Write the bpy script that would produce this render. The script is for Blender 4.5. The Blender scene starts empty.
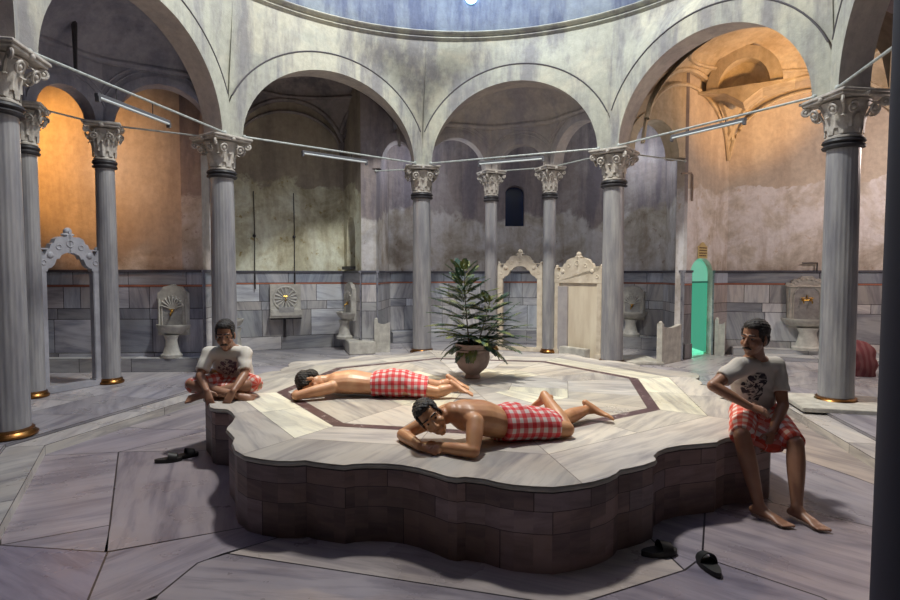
import bpy, bmesh, math, random
import numpy as np
from mathutils import Vector, Matrix
PI = math.pi
rnd = random.Random(7)
S = bpy.context.scene
C = S.collection

# ---------------------------------------------------------------- naming helpers
def tag(o, label=None, cat=None, group=None, kind=None):
    if label: o['label'] = label
    if cat: o['category'] = cat
    if group: o['group'] = group
    if kind: o['kind'] = kind
    return o
def empty(name, loc=(0, 0, 0), rz=0, label=None, cat=None, group=None):
    o = bpy.data.objects.new(name, None); C.objects.link(o)
    o.location = loc; o.rotation_euler = (0, 0, rz); o.empty_display_size = .1
    return tag(o, label, cat, group)
def obj(name, bm, m, parent=None, smooth=False, tri=False):
    if tri: bmesh.ops.triangulate(bm, faces=bm.faces[:])
    me = bpy.data.meshes.new(name)
    bm.to_mesh(me); bm.free()
    if smooth:
        for p in me.polygons: p.use_smooth = True
        try: me.set_sharp_from_angle(angle=math.radians(38))
        except Exception: pass
    me.materials.append(m)
    o = bpy.data.objects.new(name, me); C.objects.link(o)
    if parent: o.parent = parent
    return o
def struct(name, bm, m, smooth=False):
    o = obj(name, bm, m, None, smooth); o['kind'] = 'structure'; return o
def copy_tree(o, parent=None):
    c = o.copy(); C.objects.link(c)
    if parent: c.parent = parent
    for ch in list(o.children): copy_tree(ch, c)
    return c

# ---------------------------------------------------------------- mesh helpers
def V(*a): return Vector(a)
def box(bm, c, s, rz=0, M=None):
    mt = Matrix.Translation(c) @ Matrix.Rotation(rz, 4, 'Z') @ Matrix.Diagonal((s[0], s[1], s[2], 1))
    if M: mt = M @ mt
    bmesh.ops.create_cube(bm, size=1, matrix=mt)
def bevel(bm, w, seg=2):
    bmesh.ops.bevel(bm, geom=bm.edges[:], offset=w, segments=seg, affect='EDGES', clamp_overlap=True)
def bridge(bm, a, b, close=True):
    n = len(a)
    for i in range(n if close else n - 1):
        j = (i + 1) % n
        try: bm.faces.new((a[i], a[j], b[j], b[i]))
        except ValueError: pass
def lathe(bm, prof, n=32, M=None, f=None, cap=True):
    M = M or Matrix()
    rings = []
    for (r, z) in prof:
        ring = []
        for i in range(n):
            a = 2 * PI * i / n
            rr = r * (f(a, z) if f else 1)
            ring.append(bm.verts.new(M @ V(rr * math.cos(a), rr * math.sin(a), z)))
        rings.append(ring)
    for a, b in zip(rings, rings[1:]): bridge(bm, a, b)
    if cap:
        bm.faces.new(rings[0][::-1]); bm.faces.new(rings[-1])
def tube(bm, pts, r, n=10, cap=True, r2=None):
    pts = [Vector(p) for p in pts]; rings = []
    up = V(0, 0, 1)
    for i, p in enumerate(pts):
        d = (pts[min(i + 1, len(pts) - 1)] - pts[max(i - 1, 0)]).normalized()
        ref = up if abs(d.z) < .95 else V(1, 0, 0)
        s = d.cross(ref).normalized(); t = s.cross(d).normalized()
        rr = r if r2 is None else r + (r2 - r) * i / (len(pts) - 1)
        rings.append([bm.verts.new(p + (s * math.cos(2 * PI * k / n) + t * math.sin(2 * PI * k / n)) * rr) for k in range(n)])
    for a, b in zip(rings, rings[1:]): bridge(bm, a, b)
    if cap: bm.faces.new(rings[0][::-1]); bm.faces.new(rings[-1])
def torus(bm, c, R, r, ax=(0, 0, 1), n=20, m=8):
    q = Vector(ax).to_track_quat('Z', 'Y').to_matrix(); c = Vector(c); rings = []
    for i in range(n):
        a = 2 * PI * i / n
        rings.append([bm.verts.new(c + q @ V((R + r * math.cos(2 * PI * k / m)) * math.cos(a), (R + r * math.cos(2 * PI * k / m)) * math.sin(a), r * math.sin(2 * PI * k / m))) for k in range(m)])
    for i in range(n): bridge(bm, rings[i], rings[(i + 1) % n])
def ball(bm, c, r, s=(1, 1, 1), n=12, M=None):
    mt = Matrix.Translation(c) @ Matrix.Diagonal((s[0], s[1], s[2], 1))
    if M: mt = M @ mt
    bmesh.ops.create_uvsphere(bm, u_segments=n, v_segments=max(6, n * 2 // 3), radius=r, matrix=mt)
def prism(bm, pts, M, d):
    """outline pts (x,z) in local frame M, thick d along local +y"""
    a = [bm.verts.new(M @ V(x, 0, z)) for x, z in pts]
    b = [bm.verts.new(M @ V(x, d, z)) for x, z in pts]
    bm.faces.new(a); bm.faces.new(b[::-1])
    n = len(pts)
    for i in range(n):
        j = (i + 1) % n
        bm.faces.new((a[j], a[i], b[i], b[j]))
def frame(P, Q, z=0):
    """local x along P->Q, local -y towards the hall (right-hand side of P->Q), origin at P"""
    P = Vector((P[0], P[1], z)); Q = Vector((Q[0], Q[1], z)); a = (Q - P).normalized()
    return Matrix.Translation(P) @ Matrix.Rotation(math.atan2(a.y, a.x), 4, 'Z'), (Q - P).length

# marble slabs: every slab has a tone and its own vein direction, stored as mesh attributes
class Slabs:
    def __init__(s): s.v = []; s.f = []; s.tone = []; s.muv = []
    def add(s, pts, tone, ang=None, gap=.004, dark=(.03, .025, .03)):
        pts = [Vector(p) for p in pts]
        cl = [pts[0]]
        for p in pts[1:]:
            if (p - cl[-1]).length > 1e-4: cl.append(p)
        if (cl[0] - cl[-1]).length < 1e-4: cl.pop()
        pts = cl
        if len(pts) < 3: return
        n = V(0, 0, 0)
        for i, p in enumerate(pts):
            q = pts[(i + 1) % len(pts)]; n += p.cross(q)
        if n.length < 1e-6: return
        n.normalize()
        ang = rnd.uniform(0, PI) if ang is None else ang
        e = V(1, 0, 0) if abs(n.z) > .7 else V(0, 0, 1).cross(n).normalized()
        g = n.cross(e); e1 = e * math.cos(ang) + g * math.sin(ang); e2 = n.cross(e1)
        off = V(rnd.uniform(0, 40), rnd.uniform(0, 40), rnd.uniform(0, 40))
        ins = []
        m = len(pts)
        if gap > 0:
            for i in range(m):
                p0, p, p1 = pts[i - 1], pts[i], pts[(i + 1) % m]
                a = (p - p0).normalized(); b = (p1 - p).normalized()
                na = n.cross(a); nb = n.cross(b)
                mi = na + nb
                k = mi.length
                if k < .2: ins.append(p + na * gap); continue
                mi /= k; c = max(.35, mi.dot(na))
                ins.append(p + mi * (gap / c))
        else: ins = pts
        def put(poly, col):
            b0 = len(s.v); s.v += [tuple(p) for p in poly]
            s.f.append(list(range(b0, b0 + len(poly))))
            for p in poly:
                s.tone.append((col[0], col[1], col[2], 1)); s.muv.append((e1.dot(p) * .22 + off.x, e2.dot(p) * 1.6 + off.y, off.z))
        put(ins, tone)
        if gap > 0:
            for i in range(m):
                j = (i + 1) % m
                put([pts[i], pts[j], ins[j], ins[i]], dark)
    def build(s, name, m, parent=None):
        me = bpy.data.meshes.new(name); me.from_pydata(s.v, [], s.f)
        a = me.attributes.new('tone', 'FLOAT_COLOR', 'CORNER'); a.data.foreach_set('color', [x for t in s.tone for x in t])
        a = me.attributes.new('muv', 'FLOAT_VECTOR', 'CORNER'); a.data.foreach_set('vector', [x for t in s.muv for x in t])
        me.materials.append(m); me.update()
        o = bpy.data.objects.new(name, me); C.objects.link(o)
        if parent: o.parent = parent
        return o

# ---------------------------------------------------------------- materials
def new_mat(name):
    m = bpy.data.materials.new(name); m.use_nodes = True
    nt = m.node_tree; b = nt.nodes['Principled BSDF']
    return m, nt, b
def N(nt, t, **k):
    n = nt.nodes.new(t)
    for a, v in k.items():
        if a in n.inputs: n.inputs[a].default_value = v
        else: setattr(n, a, v)
    return n
def ramp(nt, src, stops):
    r = nt.nodes.new('ShaderNodeValToRGB'); nt.links.new(src, r.inputs[0])
    e = r.color_ramp.elements
    while len(e) < len(stops): e.new(.5)
    for i, (p, c) in enumerate(stops):
        e[i].position = p; e[i].color = (c[0], c[1], c[2], 1) if len(c) == 3 else c
    return r
def mixc(nt, f, a, b, mode='MIX'):
    m = nt.nodes.new('ShaderNodeMix'); m.data_type = 'RGBA'; m.blend_type = mode
    for s, v in ((m.inputs['Factor'], f), (m.inputs['A'], a), (m.inputs['B'], b)):
        if isinstance(v, (int, float)): s.default_value = v
        elif isinstance(v, tuple): s.default_value = (v[0], v[1], v[2], 1)
        else: nt.links.new(v, s)
    return m.outputs['Result']
def simple(name, col, rough=.6, metal=0, emit=None, es=0):
    m, nt, b = new_mat(name)
    b.inputs['Base Color'].default_value = (*col, 1); b.inputs['Roughness'].default_value = rough; b.inputs['Metallic'].default_value = metal
    if emit: b.inputs['Emission Color'].default_value = (*emit, 1); b.inputs['Emission Strength'].default_value = es
    return m
def noisy(name, c0, c1, scale=8, rough=.6, metal=0, bump=.0, stretch=(1, 1, 1), detail=6):
    m, nt, b = new_mat(name)
    tc = N(nt, 'ShaderNodeTexCoord'); mp = N(nt, 'ShaderNodeMapping'); mp.inputs['Scale'].default_value = stretch
    nt.links.new(tc.outputs['Object'], mp.inputs[0])
    no = N(nt, 'ShaderNodeTexNoise', Scale=scale, Detail=detail, Roughness=.6); nt.links.new(mp.outputs[0], no.inputs['Vector'])
    r = ramp(nt, no.outputs['Fac'], [(.3, c0), (.7, c1)])
    nt.links.new(r.outputs[0], b.inputs['Base Color']); b.inputs['Roughness'].default_value = rough; b.inputs['Metallic'].default_value = metal
    if bump:
        bp = N(nt, 'ShaderNodeBump', Strength=bump, Distance=.02); nt.links.new(no.outputs['Fac'], bp.inputs['Height']); nt.links.new(bp.outputs[0], b.inputs['Normal'])
    return m
def slab_mat(name, rough=.35, dirt=.25):
    m, nt, b = new_mat(name)
    t = N(nt, 'ShaderNodeAttribute', attribute_name='tone'); u = N(nt, 'ShaderNodeAttribute', attribute_name='muv')
    n1 = N(nt, 'ShaderNodeTexNoise', Scale=2.6, Detail=7, Roughness=.62, Distortion=.7); nt.links.new(u.outputs['Vector'], n1.inputs['Vector'])
    n2 = N(nt, 'ShaderNodeTexNoise', Scale=9, Detail=5, Roughness=.6, Distortion=.4); nt.links.new(u.outputs['Vector'], n2.inputs['Vector'])
    r1 = ramp(nt, n1.outputs['Fac'], [(.30, (.50, .50, .56)), (.44, (.80, .80, .83)), (.52, (1.0, 1.0, 1.0)), (.70, (1.12, 1.1, 1.06))])
    r2 = ramp(nt, n2.outputs['Fac'], [(.36, (.72, .72, .76)), (.50, (1, 1, 1))])
    c = mixc(nt, 1.0, t.outputs['Color'], r1.outputs[0], 'MULTIPLY'); c = mixc(nt, .8, c, r2.outputs[0], 'MULTIPLY')
    tc = N(nt, 'ShaderNodeTexCoord'); n3 = N(nt, 'ShaderNodeTexNoise', Scale=1.7, Detail=5, Roughness=.6); nt.links.new(tc.outputs['Object'], n3.inputs['Vector'])
    r3 = ramp(nt, n3.outputs['Fac'], [(.38, (.62, .55, .48)), (.58, (1, 1, 1))])
    c = mixc(nt, dirt, c, r3.outputs[0], 'MULTIPLY')
    nt.links.new(c, b.inputs['Base Color'])
    rr = ramp(nt, n3.outputs['Fac'], [(.3, (rough * .75,) * 3), (.7, (rough * 1.35,) * 3)]); nt.links.new(rr.outputs[0], b.inputs['Roughness'])
    b.inputs['Specular IOR Level'].default_value = .4
    return m
def plaster(name, base, dark, patch, amt=.5, streak=.5, low=None):
    m, nt, b = new_mat(name)
    g = N(nt, 'ShaderNodeNewGeometry')
    n1 = N(nt, 'ShaderNodeTexNoise', Scale=.55, Detail=9, Roughness=.62, Distortion=.3); nt.links.new(g.outputs['Position'], n1.inputs['Vector'])
    mp = N(nt, 'ShaderNodeMapping'); mp.inputs['Scale'].default_value = (1.7, 1.7, .3); nt.links.new(g.outputs['Position'], mp.inputs[0])
    n2 = N(nt, 'ShaderNodeTexNoise', Scale=1.5, Detail=8, Roughness=.66); nt.links.new(mp.outputs[0], n2.inputs['Vector'])
    n3 = N(nt, 'ShaderNodeTexNoise', Scale=9, Detail=8, Roughness=.7); nt.links.new(g.outputs['Position'], n3.inputs['Vector'])
    c = mixc(nt, ramp(nt, n1.outputs['Fac'], [(.50, (0, 0, 0)), (.56, (amt,) * 3)]).outputs[0], base, patch)
    c = mixc(nt, ramp(nt, n2.outputs['Fac'], [(.40, (streak,) * 3), (.56, (0, 0, 0))]).outputs[0], c, dark)
    c = mixc(nt, .55, c, ramp(nt, n3.outputs['Fac'], [(.3, (.66, .64, .64)), (.62, (1.08, 1.08, 1.08))]).outputs[0], 'MULTIPLY')
    if low:   # flaking zone above the dado, uneven top edge; also paints in light on lower walls
        sx = N(nt, 'ShaderNodeSeparateXYZ'); nt.links.new(g.outputs['Position'], sx.inputs[0])
        ma = N(nt, 'ShaderNodeMath', operation='MULTIPLY_ADD'); nt.links.new(n1.outputs['Fac'], ma.inputs[0]); ma.inputs[1].default_value = -low[3] if len(low) > 3 else -3.2; nt.links.new(sx.outputs['Z'], ma.inputs[2])
        mb = N(nt, 'ShaderNodeMath', operation='MULTIPLY_ADD'); nt.links.new(ma.outputs[0], mb.inputs[0]); mb.inputs[1].default_value = .2; mb.inputs[2].default_value = .5
        th = (low[1] - .5 * (low[3] if len(low) > 3 else 3.2)) * .2 + .5
        rr = ramp(nt, mb.outputs[0], [(th - .012, (1, 1, 1)), (th + .012, (0, 0, 0))])
        n5 = N(nt, 'ShaderNodeTexNoise', Scale=5, Detail=9, Roughness=.7); nt.links.new(g.outputs['Position'], n5.inputs['Vector'])
        lc = ramp(nt, n5.outputs['Fac'], [(.34, low[2]), (.40, low[0]), (.7, low[0])])
        n6 = N(nt, 'ShaderNodeTexNoise', Scale=1.3, Detail=8, Roughness=.65, Distortion=.5); nt.links.new(g.outputs['Position'], n6.inputs['Vector'])
        lv = mixc(nt, 1.0, lc.outputs[0], ramp(nt, n6.outputs['Fac'], [(.32, (.50, .44, .36)), (.46, (.84, .80, .72)), (.56, (1.05, 1.05, 1.05))]).outputs[0], 'MULTIPLY')
        lv = mixc(nt, .7, lv, ramp(nt, n2.outputs['Fac'], [(.36, (.60, .52, .44)), (.52, (1, 1, 1))]).outputs[0], 'MULTIPLY')
        lv = mixc(nt, .6, lv, ramp(nt, n3.outputs['Fac'], [(.3, (.72, .70, .68)), (.6, (1.06, 1.06, 1.06))]).outputs[0], 'MULTIPLY')
        c = mixc(nt, rr.outputs[0], c, lv)
    nt.links.new(c, b.inputs['Base Color']); b.inputs['Roughness'].default_value = .85
    bp = N(nt, 'ShaderNodeBump', Strength=.35, Distance=.03); nt.links.new(n3.outputs['Fac'], bp.inputs['Height']); nt.links.new(bp.outputs[0], b.inputs['Normal'])
    return m

M_slab = slab_mat('floor_marble', .30)
M_plat = slab_mat('platform_marble', .34)
M_block = slab_mat('block_marble', .5, .7)
M_dado = slab_mat('dado_marble', .38, .3)
M_col = noisy('column_marble', (.19, .19, .22), (.43, .42, .42), 3.2, .32, stretch=(2.2, 2.2, .35))
M_cap = noisy('carved_marble', (.34, .30, .27), (.62, .58, .52), 9, .6, bump=.5)
M_iron = noisy('dark_iron', (.012, .012, .016), (.05, .045, .05), 14, .5)
M_brass = noisy('brass', (.12, .05, .02), (.36, .17, .05), 9, .3, metal=1)
M_rod = noisy('rod_metal', (.30, .33, .32), (.55, .58, .55), 16, .45)
M_tube = simple('fluorescent_glass', (.62, .66, .66), .2)
M_fix = simple('fixture_grey', (.10, .10, .11), .5)
M_cream = noisy('carved_cream_marble', (.52, .43, .33), (.78, .70, .58), 6, .55, bump=.3)
M_font = noisy('fountain_marble', (.38, .36, .33), (.66, .64, .58), 7, .5, bump=.3)
M_fontd = noisy('fountain_recess', (.26, .25, .25), (.44, .43, .42), 10, .6, bump=.3)
M_gold = simple('tap_brass', (.75, .45, .10), .3, 1)
M_arc = plaster('arcade_plaster', (.46, .46, .39), (.20, .19, .22), (.58, .55, .44), .7, .72)
M_soff = plaster('soffit_plaster', (.55, .48, .43), (.36, .32, .32), (.60, .55, .48), .5, .5)
M_dome = plaster('dome_plaster', (.24, .28, .36), (.10, .12, .22), (.32, .36, .40), .6, .8)
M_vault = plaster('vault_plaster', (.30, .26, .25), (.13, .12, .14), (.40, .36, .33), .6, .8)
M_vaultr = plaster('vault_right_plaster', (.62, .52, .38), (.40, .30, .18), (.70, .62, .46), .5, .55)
M_wall = plaster('wall_plaster', (.34, .29, .28), (.17, .15, .18), (.44, .40, .40), .6, .8, ((.62, .60, .60), 2.9, (.40, .34, .32), 2.4))  # pale lower band paints in the light on the back alcove walls
M_walllb = plaster('wall_plaster_left', (.52, .47, .42), (.34, .30, .28), (.62, .58, .54), .6, .6, ((.66, .60, .56), 2.0, (.42, .30, .20), 1.8))
M_wallg = plaster('wall_plaster_green', (.42, .36, .28), (.24, .21, .18), (.50, .44, .33), .5, .6, ((.80, .82, .68), 3.6, (.52, .44, .22), 2.2))  # pale lower patch paints in the light falling under the arch
M_wallr = plaster('wall_plaster_right', (.62, .53, .44), (.44, .35, .28), (.68, .60, .50), .5, .5, ((.80, .76, .76), 3.3, (.66, .56, .48), 1.5))
M_back = plaster('bounce_dark_plaster', (.12, .10, .11), (.06, .05, .06), (.15, .13, .13))  # unseen walls and gallery roof coloured dark to cut bounce light
M_groove = simple('plaster_groove', (.10, .09, .10), .9)
M_black = simple('black_rubber', (.012, .011, .011), .55)
M_pot = noisy('clay_pot', (.24, .18, .17), (.36, .29, .27), 9, .75, bump=.2)
M_soil = simple('soil', (.05, .03, .02), .95)

# ================================================================ plan of the bath house (metres; camera stands at the origin)
ZC, ZT, HCOL = -.12, .39, 3.72          # sunken centre floor, stone platform top, top of capitals
CX, CY = .20, 6.0
cols = dict(A=(-4.33, 5.42), B=(-3.60, 8.92), C=(-.57, 11.35), D=(2.86, 9.85), E=(4.76, 6.85), F=(4.15, 3.60), G=(1.92, 2.15), H=(-2.62, 2.45))
small = dict(l1=(-5.38, 7.17), l2=(-4.95, 8.11), i1=(.86, 11.75), i2=(2.00, 11.30))
W = [(-10.5, 9.1), (-4.12, 9.35), (-4.45, 11.5), (-2.33, 12.35), (-1.80, 11.40), (-1.50, 11.42), (-1.42, 13.1), (.3, 13.7), (2.2, 13.6), (3.5, 12.7), (4.52, 11.8), (4.33, 10.42), (5.55, 11.25), (10.5, 9.55)]

def ngon(R, rot=191, c=(CX, CY), n=8, z=0):
    return [V(c[0] + R * math.cos(math.radians(rot + 360 / n * k)), c[1] + R * math.sin(math.radians(rot + 360 / n * k)), z) for k in range(n)]
GRY = lambda a, b=None: (lambda k: (a[0] * k, a[1] * k, a[2] * k))(rnd.uniform(.82, 1.15))
BL = (.46, .45, .50)
WH = (.66, .64, .62)

# ---------------------------------------------------------------- floors
def clip(poly, p, n):
    out = []
    for i in range(len(poly)):
        a, b = poly[i], poly[(i + 1) % len(poly)]
        da, db = (a - p).dot(n), (b - p).dot(n)
        if da >= 0: out.append(a)
        if (da >= 0) != (db >= 0): out.append(a.lerp(b, da / (da - db)))
    return out
RO, RM = 4.30, 3.98      # edge of the gallery floor, edge of the low kerb
s = Slabs()
P8 = ngon(RM, z=ZC)
fl = [
 ([(-3.18, 5.30), (-3.87, 5.18), (-2.96, 3.61), (-2.83, 3.45), (-2.31, 3.73)], (.52, .49, .52), .5),
 ([(-3.18, 5.30), (-2.31, 3.73), (-2.12, 3.36), (-1.38, 3.70), (-1.9, 4.9), (-2.33, 5.36)], (.46, .43, .45), 1.95),
 ([(-2.31, 3.73), (-2.83, 3.45), (-2.1, 3.36)], (.50, .48, .52), .4),
 ([(-2.83, 3.45), (-3.1, 3.3), (-2.7, 2.6), (-1.79, 2.60), (-2.1, 3.36)], (.38, .36, .44), -.5),
 ([(-2.1, 3.36), (-1.79, 2.60), (-1.55, 2.90), (-1.49, 3.23), (-1.1, 3.56), (-1.38, 3.70)], (.44, .42, .46), .9),
 ([(-1.49, 3.23), (-1.55, 2.90), (-1.5, 2.4), (1.0, 2.4), (.62, 2.80), (-1.38, 3.35)], (.46, .44, .46), -.15),
 ([(-1.38, 3.35), (.62, 2.80), (1.35, 3.15), (1.2, 4.2), (-1.1, 4.2), (-1.10, 3.56)], (.66, .62, .56), -.35),
 ([(-1.49, 3.23), (-1.38, 3.35), (-1.10, 3.56)], (.10, .07, .08), 0),
 ([(1.35, 3.15), (1.52, 3.30), (2.0, 4.3), (2.41, 4.10), (2.4, 5.5), (1.2, 4.2)], (.48, .46, .50), -.7),
 ([(.62, 2.80), (1.0, 2.4), (2.3, 2.0), (1.96, 2.88), (1.52, 3.30), (1.35, 3.15)], (.40, .38, .43), -.6),
 ([(1.52, 3.30), (1.96, 2.88), (2.3, 2.0), (3.1, 2.4), (3.3, 3.3), (2.41, 4.10), (2.0, 4.3)], (.50, .46, .48), -.75),
 ([(2.41, 4.10), (3.3, 3.3), (3.45, 3.7), (3.55, 3.95), (3.40, 4.64), (3.1, 5.5), (2.4, 5.5)], (.48, .48, .52), -1.2),
 ([(3.1, 5.5), (3.40, 4.64), (3.55, 3.95), (3.75, 4.5), (4.02, 6.0), (4.1, 6.7), (3.9, 7.2), (2.6, 7.2), (2.6, 5.5)], (.62, .57, .50), -1.0),
 ([(-3.18, 5.30), (-2.33, 5.36), (-1.9, 4.9), (-1.9, 6.4), (-2.63, 6.06)], (.56, .53, .53), .6),
 ([(-3.87, 5.18), (-3.18, 5.30), (-2.63, 6.06), (-3.3, 6.1), (-3.66, 6.2)], (.48, .46, .50), .9),
 ([(-3.66, 6.2), (-3.3, 6.1), (-2.63, 6.06), (-1.9, 6.4), (-1.9, 8.6), (-3.1, 8.3)], (.56, .54, .54), 1.2),
 ([(-1.9, 8.6), (-1.9, 6.5), (1.0, 6.5), (1.0, 9.9), (-.6, 9.95), (-3.1, 8.3)], (.58, .56, .54), .4),
 ([(1.0, 9.9), (1.0, 6.5), (2.6, 6.5), (2.6, 7.2), (3.9, 7.2), (4.1, 6.7), (2.5, 9.3)], (.62, .58, .52), -.6)]
for pts, tone, an in fl:
    s.add([(x, y, ZC) for x, y in pts], (tone[0] * .66, tone[1] * .61, tone[2] * .64), an, .006)
s.add([(-6, -6, ZC), (8, -6, ZC), (8, 2.2, ZC), (1.0, 2.4, ZC), (-1.5, 2.4, ZC), (-2.7, 2.6, ZC), (-6, 2.2, ZC)], (.4, .38, .42), .2, .006)
o = s.build('floor', M_slab); o['kind'] = 'structure'
bm = bmesh.new(); box(bm, (0, 4, ZC - .06), (26, 26, .1)); struct('floor_bed', bm, M_groove)

KF = [1.03, 1.10, 1.085, 1, 1, 1, 1, 1]     # the hall floor is a little longer towards the entrance
def oct_(R, z=0):
    return [V(CX, CY, z) + (p - V(CX, CY, p.z)) * KF[i] for i, p in enumerate(ngon(R, z=z))]
def ring_slabs(s, R0, R1, z0, z1, tones, per=2, drop0=0):
    a8, b8 = oct_(R0, z0), oct_(R1, z1)
    for k in range(8):
        a, a2, b, b2 = a8[k], a8[(k + 1) % 8], b8[k], b8[(k + 1) % 8]
        cuts = [0] + sorted(rnd.uniform(.25, .75) for _ in range(per - 1)) + [1]
        for t0, t1 in zip(cuts, cuts[1:]):
            s.add([a.lerp(a2, t0), a.lerp(a2, t1), b.lerp(b2, t1), b.lerp(b2, t0)][::-1] if False else [a.lerp(a2, t0), b.lerp(b2, t0), b.lerp(b2, t1), a.lerp(a2, t1)][::-1], GRY(tones), rnd.uniform(-.3, .3) + math.radians(191 + 45 * k + 112), .004)
def rise(s, R, z0, z1, tone, per=3):
    a8 = oct_(R)
    for k in range(8):
        a, b = a8[k], a8[(k + 1) % 8]
        for i in range(per):
            p, q = a.lerp(b, i / per), a.lerp(b, (i + 1) / per)
            s.add([(p.x, p.y, z0), (p.x, p.y, z1), (q.x, q.y, z1), (q.x, q.y, z0)], GRY(tone), 0, .003)
s = Slabs()
rise(s, RM, ZC - .02, -.03, (.66, .62, .56), 2)
ring_slabs(s, RM, RO, -.03, -.03, (.50, .47, .46), 2)
rise(s, RO, -.03, 0, (.40, .38, .40), 2)
o = s.build('trim_1', M_slab); o['kind'] = 'structure'
s = Slabs()
ring_slabs(s, RO, 5.3, 0, 0, (.40, .38, .42), 3)
ring_slabs(s, 5.3, 8.2, 0, 0, (.46, .44, .46), 4)
ring_slabs(s, 8.2, 15, 0, 0, (.5, .48, .48), 3)
o = s.build('floor_gallery', M_slab); o['kind'] = 'structure'

# ---------------------------------------------------------------- outer walls, dado, ledges
def arch_wall(bm, P, Q, z0, z1, ops=(), depth=.3, ns=20, top=None):
    """vertical wall P->Q (hall on its right), openings (uc, hw, zb, zs, rise)"""
    M, L = frame(P, Q)
    def quad(a, b, c, d, y):
        vs = [bm.verts.new(M @ V(p[0], y, p[1])) for p in (a, b, c, d)]
        bm.faces.new(vs if y == 0 else vs[::-1])
    for y in (0, depth):
        u = 0
        for (uc, hw, zb, zs, rs) in ops:
            quad((u, z0), (uc - hw, z0), (uc - hw, z1), (u, z1), y)
            if zb > z0 + 1e-4: quad((uc - hw, z0), (uc + hw, z0), (uc + hw, zb), (uc - hw, zb), y)
            pt = [(uc - hw * math.cos(PI * k / ns), zs + rs * math.sin(PI * k / ns)) for k in range(ns + 1)]
            for a, b in zip(pt, pt[1:]): quad(a, b, (b[0], z1), (a[0], z1), y)
            u = uc + hw
        quad((u, z0), (L, z0), (L, z1), (u, z1), y)
    for (uc, hw, zb, zs, rs) in ops:
        pt = [(uc - hw, zb)] + [(uc - hw * math.cos(PI * k / ns), zs + rs * math.sin(PI * k / ns)) for k in range(ns + 1)] + [(uc + hw, zb)]
        if zb > z0 + 1e-4: pt.append(pt[0])
        for a, b in zip(pt, pt[1:]):
            bm.faces.new([bm.verts.new(M @ V(*p)) for p in ((a[0], 0, a[1]), (a[0], depth, a[1]), (b[0], depth, b[1]), (b[0], 0, b[1]))])
    for u in (0, L):
        bm.faces.new([bm.verts.new(M @ V(*p)) for p in ((u, 0, z0), (u, depth, z0), (u, depth, z1), (u, 0, z1))])
def band(bm, P, Q, uc, r, rise, zs, w, out=.03, ns=28, back=0.0, low=None):
    """archivolt: raised ring of width w round an arch"""
    M, L = frame(P, Q)
    y0 = -out
    A = []; B = []
    for k in range(ns + 1):
        t = PI * k / ns
        A.append((uc - r * math.cos(t), zs + rise * math.sin(t)))
        B.append((uc - (r + w) * math.cos(t), zs + (rise + w) * math.sin(t)))
    va = [bm.verts.new(M @ V(x, y0, z)) for x, z in A]; vb = [bm.verts.new(M @ V(x, y0, z)) for x, z in B]
    vc = [bm.verts.new(M @ V(x, back, z)) for x, z in B]; vd = [bm.verts.new(M @ V(x, back, z)) for x, z in A]
    bridge(bm, va, vb, False); bridge(bm, vb, vc, False); bridge(bm, vd, va, False)
def lerp2(P, Q, t): return (P[0] + (Q[0] - P[0]) * t, P[1] + (Q[1] - P[1]) * t)

names = ['wall_left', 'wall_left_pier', 'wall_back_left', 'wall_niche', 'wall_back_pier_front', 'wall_back_pier_side', 'wall_back_alcove_left', 'wall_back', 'wall_back_alcove_right', 'wall_back_right', 'wall_right_pier_side', 'wall_door', 'wall_right']
mats = [M_walllb, M_wall, M_wallg, M_wallg, M_wall, M_wall, M_wall, M_wall, M_wall, M_wall, M_wall, M_wallr, M_wallr]
door_u = (.24, .98)
for i, (P, Q) in enumerate(zip(W, W[1:])):
    bm = bmesh.new(); L = frame(P, Q)[1]; ops = ()
    if names[i] == 'wall_niche': ops = ((L * .42, .26, 1.75, 2.45, .35),)
    if names[i] == 'wall_back': ops = ((1.27, .23, 2.75, 3.55, .18),)
    if names[i] == 'wall_door': ops = ((.61, .37, .0, 1.60, .30),)
    arch_wall(bm, P, Q, 0 if names[i] == 'wall_door' else 1.55, 6.4, ops, {'wall_door': .16, 'wall_right_pier_side': .06}.get(names[i], .32))
    struct(names[i], bm, mats[i])
# closing walls behind and beside the camera
for nm, P, Q in (('wall_far_left', (-10.5, -6), (-10.5, 9.1)), ('wall_far_right', (10.5, 9.6), (10.5, -6)), ('wall_front', (10.5, -6), (-10.5, -6))):
    bm = bmesh.new(); arch_wall(bm, P, Q, 0, 6.4, (), .2); struct(nm, bm, M_back)

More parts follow.
